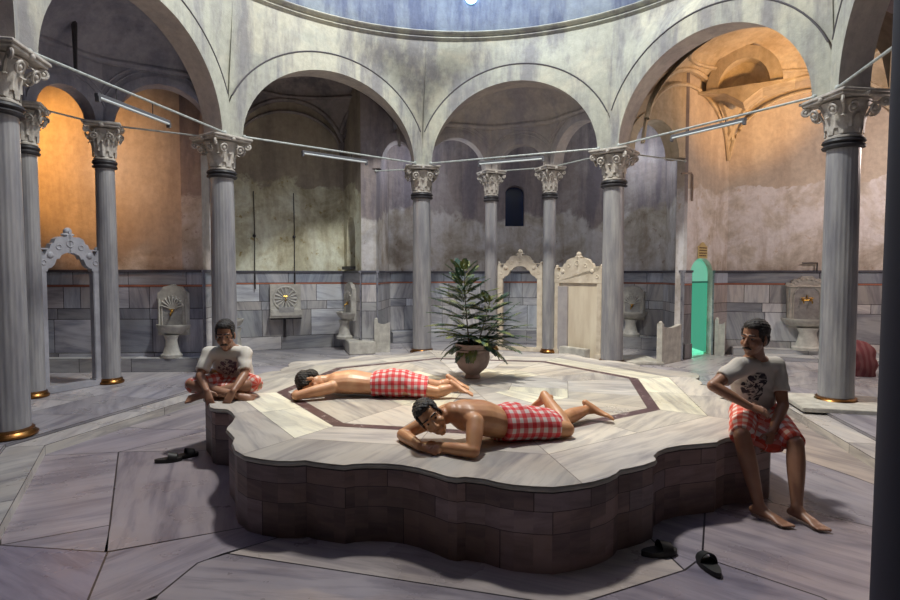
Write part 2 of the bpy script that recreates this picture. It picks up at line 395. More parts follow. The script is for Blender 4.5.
tn = 2
def dado(P, Q, u0=None, u1=None, tone=(.52, .52, .55), top=1.66, seed=0):
    global tn
    M, L = frame(P, Q); u0 = 0 if u0 is None else u0; u1 = L if u1 is None else u1
    s = Slabs(); r = random.Random(seed)
    def q(a, b, z0, z1, y, t, an=None, gap=.005): s.add([M @ V(a, y, z0), M @ V(b, y, z0), M @ V(b, y, z1), M @ V(a, y, z1)], t, an, gap)
    tk = lambda t: (lambda k, w: (t[0] * k * (1 + w), t[1] * k, t[2] * k * (1 - w)))(r.uniform(.62, 1.22), r.uniform(-.05, .05))
    rows = [(0, .28, -.06, .9), (.28, .84, -.03, .55), (.84, 1.02, -.03, .5), (1.02, 1.38, -.03, .45), (1.41, 1.62, -.035, 1.3)]
    for (z0, z1, y, w) in rows:
        u = u0
        while u < u1 - 1e-3:
            ww = w * r.uniform(.6, 1.3); e = min(u + ww, u1)
            if u1 - e < .15: e = u1
            q(u, e, z0, z1, y, tk(tone if z0 < 1.4 else (.48, .52, .60)), PI / 2 + r.uniform(-.35, .35) if r.random() < .7 else r.uniform(-.3, .3)); u = e
    q(u0, u1, 1.38, 1.41, -.036, (.50, .20, .13), 0, 0)
    q(u0, u1, 1.62, top, -.06, (.11, .11, .14), 0, 0)
    s.add([M @ V(u0, -.06, top), M @ V(u1, -.06, top), M @ V(u1, 0, top), M @ V(u0, 0, top)], (.16, .15, .17), 0, 0)
    s.add([M @ V(u0, -.06, .28), M @ V(u1, -.06, .28), M @ V(u1, -.03, .28), M @ V(u0, -.03, .28)], (.4, .4, .4), 0, 0)
    for (z0, z1, y) in ((0, 1.62, -.035), (1.62, top, -.06)):
        for u in (u0, u1): s.add([M @ V(u, y, z0), M @ V(u, 0, z0), M @ V(u, 0, z1), M @ V(u, y, z1)], (.3, .3, .34), 0, 0)
    o = s.build('trim_%d' % tn, M_dado); o['kind'] = 'structure'; tn += 1
for i, (P, Q) in enumerate(zip(W, W[1:])):
    if names[i] == 'wall_door':
        L = frame(P, Q)[1]; dado(P, Q, 0, door_u[0], (.36, .34, .36), seed=50); dado(P, Q, door_u[1], L, (.42, .38, .38), seed=51)
    else: dado(P, Q, tone=(.44, .44, .50) if i == 0 else (.66, .66, .68), seed=i + 3)

def ledge(P, Q, h, d, u0=0, u1=None, tone=(.50, .50, .52)):
    global tn
    M, L = frame(P, Q); u1 = L if u1 is None else u1; s = Slabs(); u = u0
    while u < u1 - 1e-3:
        e = min(u + rnd.uniform(.7, 1.3), u1)
        if u1 - e < .3: e = u1
        t = GRY(tone)
        s.add([M @ V(u, -d, 0), M @ V(e, -d, 0), M @ V(e, -d, h), M @ V(u, -d, h)], t, .1)
        s.add([M @ V(u, -d, h), M @ V(e, -d, h), M @ V(e, 0, h), M @ V(u, 0, h)], GRY((.62, .62, .62)), 0)
        u = e
    for u in (u0, u1): s.add([M @ V(u, -d, 0), M @ V(u, 0, 0), M @ V(u, 0, h), M @ V(u, -d, h)], tone, 0)
    o = s.build('trim_%d' % tn, M_dado); o['kind'] = 'structure'; tn += 1
ledge(W[0], W[1], .22, .30)
ledge(W[6], W[7], .25, .34); ledge(W[7], W[8], .25, .34); ledge(W[8], W[9], .25, .34); ledge(W[9], W[10], .25, .34)
ledge(W[12], W[13], .15, .36, .1); 
ledge(W[12], W[13], .07, .85, .5)

# halvet room behind the green door
M, L = frame(W[11], W[12])
rm = [(4.54, 10.58), (4.84, 11.75), (4.98, 12.4), (5.9, 12.4), (5.75, 11.62), (5.13, 10.98)]
bm = bmesh.new()
lo_ = [bm.verts.new((x, y, .004)) for x, y in rm]; hi_ = [bm.verts.new((x, y, 2.4)) for x, y in rm]
bridge(bm, lo_, hi_, False); bm.faces.new(lo_); bm.faces.new(hi_[::-1])
struct('wall_side_room', bm, simple('side_room_plaster', (.55, .60, .56), .7))
def glass(name, col, rough=.25):
    m, nt, b = new_mat(name)
    b.inputs['Base Color'].default_value = (*col, 1); b.inputs['Roughness'].default_value = rough
    b.inputs['Transmission Weight'].default_value = 1; b.inputs['IOR'].default_value = 1.2
    return m
M_gglass = simple('lit_green_glass', (.10, .42, .30), .25, 0, (.06, .60, .36), .34)
d = empty('glass_door', M @ V(.61, .12, 0), math.atan2(W[12][1] - W[11][1], W[12][0] - W[11][0]), 'tall narrow arch-topped green glass door glowing under a small yellow plaque', 'door')
bm = bmesh.new()
pts = [(-.27, .10), (.27, .02), (.27, 1.42), (-.27, 1.42)]
prism(bm, [(-.36, .24), (.36, .04), (.36, 1.42), (-.36, 1.42)], Matrix.Translation((0, -.02, 0)), .02); obj('door_glass', bm, M_gglass, d)
bm = bmesh.new()
prism(bm, [(-.36, 1.45)] + [(-.36 * math.cos(PI * k / 16), 1.60 + .29 * math.sin(PI * k / 16)) for k in range(17)] + [(.36, 1.45)], Matrix.Translation((0, -.02, 0)), .02)
obj('top_glass', bm, simple('pale_green_glass', (.25, .6, .45), .25, 0, (.16, .66, .46), .42), d)
bm = bmesh.new(); box(bm, (0, -.01, 1.435), (.72, .05, .03)); obj('cross_bar', bm, simple('green_bar', (.05, .25, .2), .5), d)
# plaque over the green door
t = empty('wall_plaque', M @ V(.60, -.02, 2.02), math.atan2(W[12][1] - W[11][1], W[12][0] - W[11][0]), 'small yellow plaque with dark writing above the green glass door', 'sign')
bm = bmesh.new(); prism(bm, [(-.15, -.13), (.15, -.13), (.15, .10), (.09, .12), (.05, .16), (0, .18), (-.05, .16), (-.09, .12), (-.15, .10)], Matrix(), .015); obj('board', bm, simple('plaque_yellow', (.70, .55, .25), .5), t)
M_ink = simple('plaque_ink', (.12, .05, .03), .6)
for r_ in range(4):
    bm = bmesh.new(); x = -.12
    while x < .11:
        w = rnd.uniform(.012, .03); box(bm, (x + w / 2, -.003, .07 - r_ * .05), (w, .004, .02)); x += w + .01
    box(bm, (0, -.001, .07 - r_ * .05), (.22, .002, .004)); obj('text_line', bm, M_ink, t)
# dark window in the back wall, niche back
Mb, L = frame(W[7], W[8])
bm = bmesh.new(); box(bm, (1.27, .30, 3.2), (.5, .03, 1.2), 0, Mb); struct('window_1', bm, simple('night_glass', (.015, .03, .10), .2))
Mn, Ln = frame(W[3], W[4])
bm = bmesh.new(); box(bm, (Ln * .42, .31, 2.3), (.6, .03, 1.3), 0, Mn); struct('trim_90', bm, M_fontd)
bm = bmesh.new(); box(bm, (Ln * .42, -.03, 1.72), (.56, .16, .07), 0, Mn); struct('trim_91', bm, M_iron)

# ---------------------------------------------------------------- arcade of eight arches carrying the dome
keys = 'ABCDEFGH'
P0 = [Vector((*cols[k], 0)) for k in keys]
def offset_poly(P, d):
    out = []
    n = len(P)
    for i in range(n):
        a = (P[i] - P[i - 1]).normalized(); b = (P[(i + 1) % n] - P[i]).normalized()
        na, nb = V(a.y, -a.x, 0), V(b.y, -b.x, 0)     # towards the hall (polygon runs clockwise seen from above)
        m = (na + nb).normalized(); out.append(P[i] + m * (d / m.dot(na)))
    return out
Pin, Pout, Prc = offset_poly(P0, .20), offset_poly(P0, -.20), offset_poly(P0, .165)
DC, RR, ZR = (.22, 6.25), 4.32, 5.93
SP, RISE, BW = HCOL, 1.39, .30
bmA, bmB, bmG = bmesh.new(), bmesh.new(), bmesh.new()
def circ(p):
    d = V(p.x - DC[0], p.y - DC[1], 0).normalized(); return V(DC[0], DC[1], 0) + d * RR
for k in range(8):
    a, b = Pin[k], Pin[(k + 1) % 8]; ao, bo = Pout[k], Pout[(k + 1) % 8]
    L = (b - a).length; r = L / 2 - .20; n = 40; dirn = (b - a).normalized(); nin = V(dirn.y, -dirn.x, 0)
    def fr(u, z, off=0):
        t = .5 + u / L; p = (Prc[k].lerp(Prc[(k + 1) % 8], t) if off else a.lerp(b, t)); return V(p.x, p.y, z)
    def bk(u, z):
        t = .5 + u / L; p = ao.lerp(bo, t); return V(p.x, p.y, z)
    I, O = [], []
    for j in range(n + 1):
        t = PI * j / n
        I.append((-r * math.cos(t), SP + RISE * math.sin(t)))
        O.append((max(-L / 2, min(L / 2, -(r + BW) * math.cos(t))), SP + (RISE + BW) * math.sin(t)))
    vi = [bmA.verts.new(fr(*p)) for p in I]; vo = [bmA.verts.new(fr(*p)) for p in O]
    bridge(bmA, vi, vo, False)
    for e in (0, -1):   # impost strip at the springing
        pass
    # dark groove behind the band edge
    tube(bmG, [fr(*p) for p in O if abs(p[0]) < L / 2 - .002], .013, 6)
    # spandrel, from the recessed band edge up to the dome ring
    M_ = 12; prev = None
    for q in range(M_ + 1):
        row = []
        for (u, z) in O:
            h = q / M_; zz = z + (ZR - z) * h; p = fr(u, zz, .035)
            w = h * h * (3 - 2 * h)
            c = circ(p); row.append(bmA.verts.new(V(p.x + (c.x - p.x) * w, p.y + (c.y - p.y) * w, zz)))
        if prev: bridge(bmA, prev, row, False)
        prev = row
    # soffit and back face
    si = [bmB.verts.new(fr(*p)) for p in I]; sb = [bmB.verts.new(bk(*p)) for p in I]
    bridge(bmB, sb, si, False)
    st = [bmB.verts.new(bk(p[0] * (L / 2) / r, 6.2)) for p in I]; bridge(bmB, st, sb, False)
    # underside of the imposts
    for sgn in (-1, 1):
        x0, x1 = sgn * r, sgn * L / 2
        bmB.faces.new([bmB.verts.new(v) for v in (fr(x0, SP), fr(x1, SP), bk(x1, SP), bk(x0, SP))])
struct('wall_arcade', bmA, M_arc, True); struct('wall_arcade_soffits', bmB, M_soff, True); struct('trim_92', bmG, M_groove)
# cornice ring and dome
bm = bmesh.new()
prof = [(RR + .06, ZR - .06), (RR - .02, ZR - .03), (RR - .05, ZR + .0), (RR - .03, ZR + .035), (RR - .08, ZR + .05), (RR - .11, ZR + .09), (RR - .07, ZR + .12), (RR + .03, ZR + .13)]
lathe(bm, prof, 96, Matrix.Translation((DC[0], DC[1], 0)), cap=False); struct('trim_93', bm, M_arc, True)
bm = bmesh.new()
prof = [(RR + .02, ZR + .10)] + [(RR * math.cos(t * PI / 2 / 24) + .0, ZR + .13 + RR * .92 * math.sin(t * PI / 2 / 24)) for t in range(24)]
lathe(bm, prof, 96, Matrix.Translation((DC[0], DC[1], 0)), cap=False)
lathe(bm, [(.02, ZR + .13 + RR * .92), (.3, ZR + .13 + RR * .92 - .01)], 32, Matrix.Translation((DC[0], DC[1], 0)), cap=False)
struct('ceiling', bm, M_dome, True)
# round glass eyes let into the dome
M_eye = simple('sky_glass', (.3, .4, .5), .3, 0, (.35, .66, 1.0), 7)
eye0 = None
for ringi, (el, cnt) in enumerate(((8.6, 8), (30, 8), (50, 6))):
    for k in range(cnt):
        az = 2 * PI * (k + .5 * (ringi % 2)) / cnt + PI / 2 - .04; e = math.radians(el)
        p = V(DC[0] + RR * .995 * math.cos(e) * math.cos(az), DC[1] + RR * .995 * math.cos(e) * math.sin(az), ZR + .13 + RR * .915 * math.sin(e))
        if eye0 is None:
            bm = bmesh.new(); lathe(bm, [(.11, -.02), (.11, .02)], 20); g = obj('dome_eye', bm, M_eye); eye0 = g
        else: g = eye0.copy(); C.objects.link(g)
        g.location = p; g.rotation_euler = (V(DC[0], DC[1], ZR) - p).to_track_quat('Z', 'Y').to_euler()
        tag(g, 'round blue glass eye let into the dome above the cornice', 'skylight', 'glass eyes in the dome')

# roof over the gallery
bm = bmesh.new()
inner = [bm.verts.new((p.x, p.y, 6.15)) for p in Pout]
outer = [bm.verts.new((13 * math.cos(math.radians(191 - 45 * k)) * 1.3, 4 + 13 * math.sin(math.radians(191 - 45 * k)) * 1.3, 6.15)) for k in range(8)]
bridge(bm, inner, outer); struct('ceiling_gallery', bm, M_back)

# ---------------------------------------------------------------- sail vaults over the corner bays
def sail(name, q, h0, H, clipr, m, ribs=(0, 1, 2), n=40, ribm=None):
    q = [Vector((*p, 0)) for p in q]
    def pl(s_, t_): return q[0].lerp(q[1], s_).lerp(q[3].lerp(q[2], s_), t_)
    bm = bmesh.new(); g = {}
    for i in range(n + 1):
        for j in range(n + 1):
            x, y = 2 * i / n - 1, 2 * j / n - 1; rr = x * x + y * y
            z = h0 + H * math.sqrt(max(0, 1 - rr / 2)); p = pl(i / n, j / n)
            if rr < clipr ** 2: z = h0 + H * math.sqrt(1 - clipr ** 2 / 2) + .10 + .75 * H * (math.sqrt(1 - rr / 2) - math.sqrt(1 - clipr ** 2 / 2))
            g[i, j] = bm.verts.new((p.x, p.y, z))
    for i in range(n):
        for j in range(n): bm.faces.new((g[i, j], g[i + 1, j], g[i + 1, j + 1], g[i, j + 1]))
    struct(name, bm, m, True)
    bm = bmesh.new(); pts = []
    zc = h0 + H * math.sqrt(1 - clipr ** 2 / 2)
    for k in range(65):
        a = 2 * PI * k / 64; p = pl((1 + clipr * math.cos(a)) / 2, (1 + clipr * math.sin(a)) / 2); pts.append(V(p.x, p.y, zc))
    tube(bm, pts, .035, 6, False)
    c = pl(.5, .5)
    for e in ribs:
        ed = []
        for k in range(33):
            t = k / 32
            st = [(t, .02), (.98, t), (1 - t, .98), (.02, 1 - t)][e]
            p = pl(*st); xx, yy = 2 * st[0] - 1, 2 * st[1] - 1
            ed.append(V(p.x, p.y, h0 + H * math.sqrt(max(0, 1 - (xx * xx + yy * yy) / 2)) - .02))
        tube(bm, ed, .05, 6, False)
        ed2 = []
        for k in range(33):
            t = k / 32; st = [(t, .0), (1, t), (1 - t, 1), (.0, 1 - t)][e]
            p = pl(*st); xx, yy = 2 * st[0] - 1, 2 * st[1] - 1
            ed2.append(V(p.x, p.y, h0 + (H - .28) * math.sqrt(max(0, 1 - (xx * xx + yy * yy) / 2)) - .02))
        tube(bm, ed2, .035, 6, False)
    struct('trim_%s' % name.split('_', 1)[1], bm, ribm or m, True)
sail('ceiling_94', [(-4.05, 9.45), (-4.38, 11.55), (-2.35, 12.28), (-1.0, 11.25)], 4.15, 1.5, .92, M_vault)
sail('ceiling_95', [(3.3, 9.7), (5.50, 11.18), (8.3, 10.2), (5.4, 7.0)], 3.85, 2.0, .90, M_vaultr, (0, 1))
# lunette niche over the corner of the right bay, standing on a pointed shelf
cn = V(5.42, 11.08, 0); dr = V(-.52, -.86, 0).normalized(); sd = V(.86, -.52, 0).normalized()
bm = bmesh.new()
Mq = Matrix(((sd.x, -dr.x, 0, 5.30), (sd.y, -dr.y, 0, 10.28), (0, 0, 1, 4.98), (0, 0, 0, 1)))
def ring2(r0, r1, h0, h1, y0, y1):
    n = 24
    a = [bm.verts.new(Mq @ V(-r0 * math.cos(PI * k / n), y0, h0 * math.sin(PI * k / n))) for k in range(n + 1)]
    b = [bm.verts.new(Mq @ V(-r1 * math.cos(PI * k / n), y1, h1 * math.sin(PI * k / n))) for k in range(n + 1)]
    bridge(bm, a, b, False)
ring2(.42, .62, .50, .72, 0, 0); ring2(.62, .62, .72, .72, 0, .7)
ring2(.42, .40, .50, .46, 0, .16); ring2(.40, .24, .46, .28, .16, .30); ring2(.24, .0, .28, .0, .30, .34)
struct('trim_96', bm, M_vaultr, True)
bm = bmesh.new()
prism(bm, [(-.80, .0), (.80, .0), (.80, -.035), (.30, -.09), (0, -.30), (-.30, -.09), (-.80, -.035)], Mq @ Matrix.Translation((0, -.06, 0)), .6)
struct('trim_97', bm, M_vaultr)

# radial arches between the big columns and the outer piers
def radial(name, P, Q, hw, rs, m=M_wall, uc=None, z1=6.1):
    bm = bmesh.new(); L = frame(P, Q)[1]
    arch_wall(bm, P, Q, HCOL, z1, ((uc if uc else L / 2, hw, HCOL, HCOL, rs),), .30)
    band(bm, P, Q, uc if uc else L / 2, hw, rs, HCOL, .16)
    struct(name, bm, m, True)
radial('wall_98', W[5], (-.62, 11.42), .34, .55)
radial('wall_99', (3.05, 9.85), W[11], .52, .62, M_vaultr)
radial('wall_100', W[1], (-3.68, 9.0), .14, .3)

# ---------------------------------------------------------------- small exedras: arched screens and their half domes
def exedra(tagname, pts, big, m):
    """pts: plan points from big column to big column (hall on the right), big=(Pout a, Pout b)"""
    bm = bmesh.new(); zt = 4.62
    for P, Q in zip(pts, pts[1:]):
        L = frame(P, Q)[1]; hw = L / 2 - .13; rs = min(hw * 1.05, .72)
        arch_wall(bm, P, Q, HCOL, zt, ((L / 2, hw, HCOL, HCOL, rs),), .22, 18)
        band(bm, P, Q, L / 2, hw, rs, HCOL, .12, .025, 18)
        Mx = frame(P, Q)[0]
        for dr_ in (.20, .27): tube(bm, [Mx @ V(L / 2 - (hw + dr_) * math.cos(PI * (.12 + .76 * k / 20)), -.005, HCOL + min((rs + dr_) * math.sin(PI * (.12 + .76 * k / 20)), .88)) for k in range(21)], .013, 6)
    struct('wall_%s' % tagname, bm, m)
    # half dome lofted between the screen top and the big arch
    a, b = big; L = (b - a).length; r = L / 2 - .20 + .02; n = 40
    zt0 = zt
    up = []
    th0 = math.asin((zt0 - SP) / RISE)
    for k in range(n + 1):
        t = th0 + (PI - 2 * th0) * k / n; u = -r * math.cos(t); p = a.lerp(b, .5 + u / L); up.append(V(p.x, p.y, SP + (RISE + .03) * math.sin(t)))
    pp = [Vector((*p, 0)) for p in pts]; seg = [(q - p).length for p, q in zip(pp, pp[1:])]; tot = sum(seg); lo = []
    for k in range(n + 1):
        d = tot * (.06 + .88 * k / n); i = 0
        while i < len(seg) - 1 and d > seg[i]: d -= seg[i]; i += 1
        p = pp[i].lerp(pp[i + 1], d / seg[i]); lo.append(V(p.x, p.y, zt0))
    for _ in range(6): lo = [lo[0]] + [(lo[i - 1] + lo[i] * 2 + lo[i + 1]) / 4 for i in range(1, n)] + [lo[-1]]
    bm = bmesh.new(); prev = None; rows = 10
    for j in range(rows + 1):
        t = j / rows; row = []
        for k in range(n + 1):
            p = lo[k].lerp(up[k], t); z = lo[k].z + (up[k].z + .12 - lo[k].z) * math.sin(t * PI / 2) ** .9
            row.append(bm.verts.new((p.x, p.y, z)))
        if prev: bridge(bm, prev, row, False)
        prev = row
    struct('ceiling_%s' % tagname, bm, m, True)
    bm = bmesh.new(); tube(bm, [p + V(0, 0, .0) for p in lo], .055, 8); tube(bm, [p + V(0, 0, .09) for p in lo], .03, 8); struct('trim_%s' % tagname, bm, m, True)
M_exb = plaster('exedra_plaster', (.50, .45, .42), (.30, .28, .33), (.58, .52, .46), .6, .6)
M_exl = plaster('exedra_left_plaster', (.34, .33, .38), (.18, .18, .24), (.42, .40, .42), .6, .7)
exedra('exedra_back', [cols['C'], small['i1'], small['i2'], cols['D']], (Pout[2], Pout[3]), M_exb)
exedra('exedra_left', [cols['A'], small['l1'], small['l2'], cols['B']], (Pout[0], Pout[1]), M_exl)

# ---------------------------------------------------------------- columns
def capital_bm(w=.33, r=.185, h=.50):
    """carved basket capital: bell, two rows of leaves, corner scrolls, medallions, abacus"""
    bm = bmesh.new()
    lathe(bm, [(r * .98, 0), (r * 1.12, .01), (r * 1.12, .03), (r * .98, .045), (r, .06), (r * 1.05, h * .35), (r * 1.2, h * .6), (r * 1.5, h * .83)], 24)
    def leaf(a, z0, hh, r0, r1, wd):
        ca, sa = math.cos(a), math.sin(a); n = 7; L_, R_, T_ = [], [], []
        for i in range(n):
            t = i / (n - 1); rad = r0 + (r1 - r0) * t ** 2.2 + .012; z = z0 + hh * math.sin(min(t, .93) * PI / 2 / .93 * 1.0)
            if i == n - 1: rad += .02; z -= hh * .12
            ww = wd * math.sin(PI * (.25 + .68 * t)) * .5
            L_.append(bm.verts.new((rad * ca - ww * sa, rad * sa + ww * ca, z))); R_.append(bm.verts.new((rad * ca + ww * sa, rad * sa - ww * ca, z)))
            T_.append(bm.verts.new(((rad + .018) * ca, (rad + .018) * sa, z + .004)))
        bridge(bm, R_, T_, False); bridge(bm, T_, L_, False); bridge(bm, L_, R_, False)
    for k in range(8):
        leaf(k * PI / 4, .05, h * .42, r * .98, r * 1.28, r * .62)
        leaf(k * PI / 4 + PI / 8, .12, h * .56, r * 1.0, r * 1.5, r * .6)
    for k in range(4):
        a = PI / 4 + k * PI / 2; d = V(math.cos(a), math.sin(a), 0); sd_ = V(-d.y, d.x, 0)
        c = d * (w * 1.20) + V(0, 0, h * .76)
        torus(bm, c, .040 * w / .33, .018 * w / .33, sd_, 14, 6); ball(bm, c, .022 * w / .33)
        tube(bm, [d * r * 1.15 + V(0, 0, h * .45), d * r * 1.45 + V(0, 0, h * .66), d * (w * 1.12) + V(0, 0, h * .84)], .016, 6)
        a2 = k * PI / 2; d2 = V(math.cos(a2), math.sin(a2), 0)
        for sg in (-1, 1):
            s2 = V(-d2.y, d2.x, 0) * sg * w * .42
            torus(bm, d2 * (w * .86) + s2 + V(0, 0, h * .62), .055 * w / .33, .013, (d2 + V(0, 0, -.4)).normalized(), 16, 6)
            ball(bm, d2 * (w * .82) + s2 + V(0, 0, h * .62), .034 * w / .33)
        ball(bm, d2 * (w * .96) + V(0, 0, h * .90), .035)
    for (z, k) in ((h * .90, .96), (h * .965, 1.03)):
        b2 = bmesh.new(); box(b2, (0, 0, z), (2 * w * k, 2 * w * k, h * .07)); bevel(b2, .008, 1)
        me = bpy.data.meshes.new('t'); b2.to_mesh(me); b2.free(); bm.from_mesh(me); bpy.data.meshes.remove(me)
    return bm
def make_column(name, R, w, label, cat, group=None):
    t = empty(name, (0, 0, 0), 0, label, cat, group); hc = .52
    z1 = HCOL - hc
    bm = bmesh.new(); nf = 96
    fl_ = lambda a, z: 1 - .022 * (.5 - .5 * math.cos(24 * a)) if .1 < z < z1 - .12 else 1
    lathe(bm, [(R, .0), (R, .09), (R, .11), (R * .985, 1.2), (R * .95, 2.3), (R * .92, z1 - .13), (R * .92, z1 - .10), (R * .92, z1)], nf, None, fl_)
    obj('shaft', bm, M_col, t, True)
    bm = bmesh.new(); lathe(bm, [(R * 1.20, 0), (R * 1.30, .012), (R * 1.32, .03), (R * 1.20, .045), (R * 1.14, .06), (R * 1.16, .075), (R * 1.02, .085)], 40); obj('base_ring', bm, M_brass, t, True)
    bm = bmesh.new(); lathe(bm, [(R * .93, z1 - .11), (R * 1.16, z1 - .10), (R * 1.20, z1 - .08), (R * 1.06, z1 - .055), (R * 1.20, z1 - .03), (R * 1.16, z1 - .005), (R * .93, z1)], 32); obj('neck_ring', bm, M_iron, t, True)
    bm = capital_bm(w, R * .93, hc)
    o_ = obj('capital', bm, M_cap, t, True); o_.location = (0, 0, z1)
    return t
LB = {'A': 'thick marble column at the far left edge of the picture, nearest the camera on that side',
      'B': 'marble column rising directly behind the man seated cross-legged on the left',
      'C': 'marble column just left of the potted plant, standing at the back of the ring',
      'D': 'marble column with brass base ring right of the closed cream marble panel',
      'E': 'large marble column on the right side, behind the man sitting on the platform edge',
      'F': 'marble column out of the picture on the right', 'G': 'dark column in shadow filling the right edge of the picture', 'H': 'marble column out of the picture on the left'}
col0 = None
for k in 'ABCDE':
    x, y = cols[k]
    if col0 is None: t = col0 = make_column('marble_column', .19, .33, LB[k], 'column', 'big columns round the stone platform')
    else: t = copy_tree(col0); t['label'] = LB[k]
    i = keys.index(k); n = (P0[i] - Vector((DC[0], DC[1], 0))); t.location = (x, y, 0 if k != 'G' else ZC); t.rotation_euler = (0, 0, math.atan2(n.y, n.x))
LS = {'l1': 'slim marble column left of the carved marble doorway on the left', 'l2': 'slim marble column right of the carved marble doorway on the left, against the orange wall',
      'i1': 'slim marble column behind the potted plant, left post of the cream doorway', 'i2': 'slim marble column between the cream doorway and the closed cream panel at the back'}
scol = None
for k, (x, y) in small.items():
    if scol is None: t = scol = make_column('slim_column', .135, .23, LS[k], 'column', 'slim columns of the side alcoves')
    else: t = copy_tree(scol); t['label'] = LS[k]
    t.location = (x, y, 0); t.rotation_euler = (0, 0, .4)
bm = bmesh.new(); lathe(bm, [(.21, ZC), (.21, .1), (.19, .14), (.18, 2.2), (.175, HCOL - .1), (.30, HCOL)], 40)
tag(obj('shaded_column', bm, simple('column_shade_paint', (.008, .008, .022), .7), None, True), 'unlit marble column at the right edge of the picture, shade painted blue-black', 'post').location = (1.89, 2.15, 0)  # near column of the ring, its deep shade painted as blue-black colour
# plinth block under the right column
bm = bmesh.new(); box(bm, (4.72, 6.70, .02), (1.1, .9, .05), -.25); bevel(bm, .006)
tag(obj('plinth_block', bm, M_font), 'low square marble slab under the large right column', 'plinth')

# ---------------------------------------------------------------- tie rods and tube lights
def rod(P, Q, z0, z1, label, r=.016, t0=0, t1=1):
    p = V(P[0], P[1], z0).lerp(V(Q[0], Q[1], z1), t0); q = V(P[0], P[1], z0).lerp(V(Q[0], Q[1], z1), t1)
    bm = bmesh.new(); tube(bm, [p, q], r, 8)
    for e in (p, q): ball(bm, e, r * 2.1, n=8)
    tag(obj('tie_rod', bm, M_rod), label, 'rod', 'iron tie rods under the arches'); return p, q
def pin(k): return (Pin[keys.index(k)].x, Pin[keys.index(k)].y)
ZR_ = HCOL + .03
rod(pin('A'), pin('B'), ZR_, ZR_, 'long metal tie rod crossing the leftmost big arch', t0=.03, t1=.96)
rod(pin('B'), pin('C'), ZR_, ZR_, 'metal tie rod across the big arch left of centre', t0=.06, t1=.95)
rod(pin('C'), pin('D'), ZR_, ZR_, 'metal tie rod across the central big arch', t0=.05, t1=.95)
rod(pin('D'), pin('E'), ZR_, ZR_, 'metal tie rod across the big arch with the orange vault', t0=.06, t1=.95)
rod(pin('E'), pin('F'), ZR_, ZR_ + .1, 'metal tie rod running from the large right column to the dark edge', t0=.06, t1=.95)
rod(small['l1'], small['l2'], HCOL, HCOL, 'short rod between the two slim columns on the left', .013)
rod(small['l2'], cols['B'], HCOL, HCOL, 'thin rod between the slim left column and the column behind the seated man', .013)
rod(small['i1'], small['i2'], HCOL, HCOL, 'short rod between the two slim columns at the back', .013)
rod(small['i2'], cols['D'], HCOL, HCOL - .02, 'short slanted rod right of the slim back columns', .013)
rod(cols['C'], W[5], HCOL - .02, HCOL - .05, 'short rod from the capital left of the plant back to the wall', .013)
rod((2.95, 9.85), W[11], HCOL - .02, HCOL - .05, 'short rod from the capital right of centre back to the wall pier', .013)
def tubelight(P, Q, t0, t1, label, dz=-.10, off=.10):
    p = V(P[0], P[1], ZR_ + dz).lerp(V(Q[0], Q[1], ZR_ + dz), t0); q = V(P[0], P[1], ZR_ + dz).lerp(V(Q[0], Q[1], ZR_ + dz), t1)
    L = (q - p).length; a = math.atan2(q.y - p.y, q.x - p.x)
    e = empty('tube_light', (p + q) / 2 + V(0, 0, 0), a, label, 'light fixture', 'unlit fluorescent tube fittings on the tie rods')
    bm = bmesh.new(); box(bm, (0, 0, 0), (L, .055, .045)); bevel(bm, .006, 1); obj('housing', bm, M_fix, e)
    bm = bmesh.new(); tube(bm, [(-L / 2 + .03, -.02, -.03), (L / 2 - .03, -.02, -.03)], .016, 10); obj('lamp_tube', bm, M_tube, e, True)
    for sx in (-1, 1):
        bm = bmesh.new(); box(bm, (sx * (L / 2 - .015), -.01, -.045), (.03, .05, .06)); obj('end_cap', bm, M_fix, e)
        bm = bmesh.new(); tube(bm, [(sx * L * .25, 0, .02), (sx * L * .25, 0, -dz + .01)], .006, 6); obj('hanger', bm, M_iron, e)
tubelight(pin('A'), pin('B'), .26, .60, 'unlit fluorescent tube fitting hanging from the rod of the leftmost arch', -.17)
tubelight(pin('B'), pin('C'), .32, .66, 'unlit fluorescent tube fitting hanging from the rod left of centre')
tubelight(pin('C'), pin('D'), .33, .68, 'unlit fluorescent tube fitting under the rod of the central arch', -.07)
tubelight(pin('D'), pin('E'), .36, .70, 'unlit fluorescent tube fitting under the rod before the orange vault', -.07)

# ---------------------------------------------------------------- the stone platform
outl = [(-2.24, 5.15), (-2.16, 4.99), (-2.10, 4.93), (-1.97, 4.90), (-1.89, 4.80), (-1.80, 4.64), (-1.76, 4.48), (-1.74, 4.33), (-1.72, 4.26), (-1.64, 4.14), (-1.57, 4.03), (-1.54, 3.91), (-1.46, 3.75), (-1.35, 3.63), (-1.23, 3.57),
        (-1.11, 3.53), (-1.0, 3.525), (-.93, 3.545), (-.86, 3.51), (-.74, 3.47), (-.66, 3.45), (-.6, 3.475), (-.52, 3.485), (-.4, 3.48), (-.3, 3.455), (-.2, 3.405), (-.1, 3.33), (-.02, 3.26), (.04, 3.235), (.09, 3.25), (.2, 3.215), (.28, 3.16), (.36, 3.125), (.47, 3.10), (.58, 3.09), (.69, 3.12),
        (.82, 3.17), (.93, 3.24), (1.0, 3.31), (1.04, 3.37), (1.12, 3.405), (1.22, 3.46), (1.31, 3.53), (1.33, 3.56), (1.34, 3.63), (1.40, 3.72), (1.49, 3.80), (1.62, 3.86), (1.78, 3.90), (1.90, 3.93), (1.93, 3.97), (2.02, 4.04), (2.12, 4.08), (2.28, 4.10), (2.44, 4.19), (2.53, 4.33), (2.56, 4.50), (2.62, 4.62)]
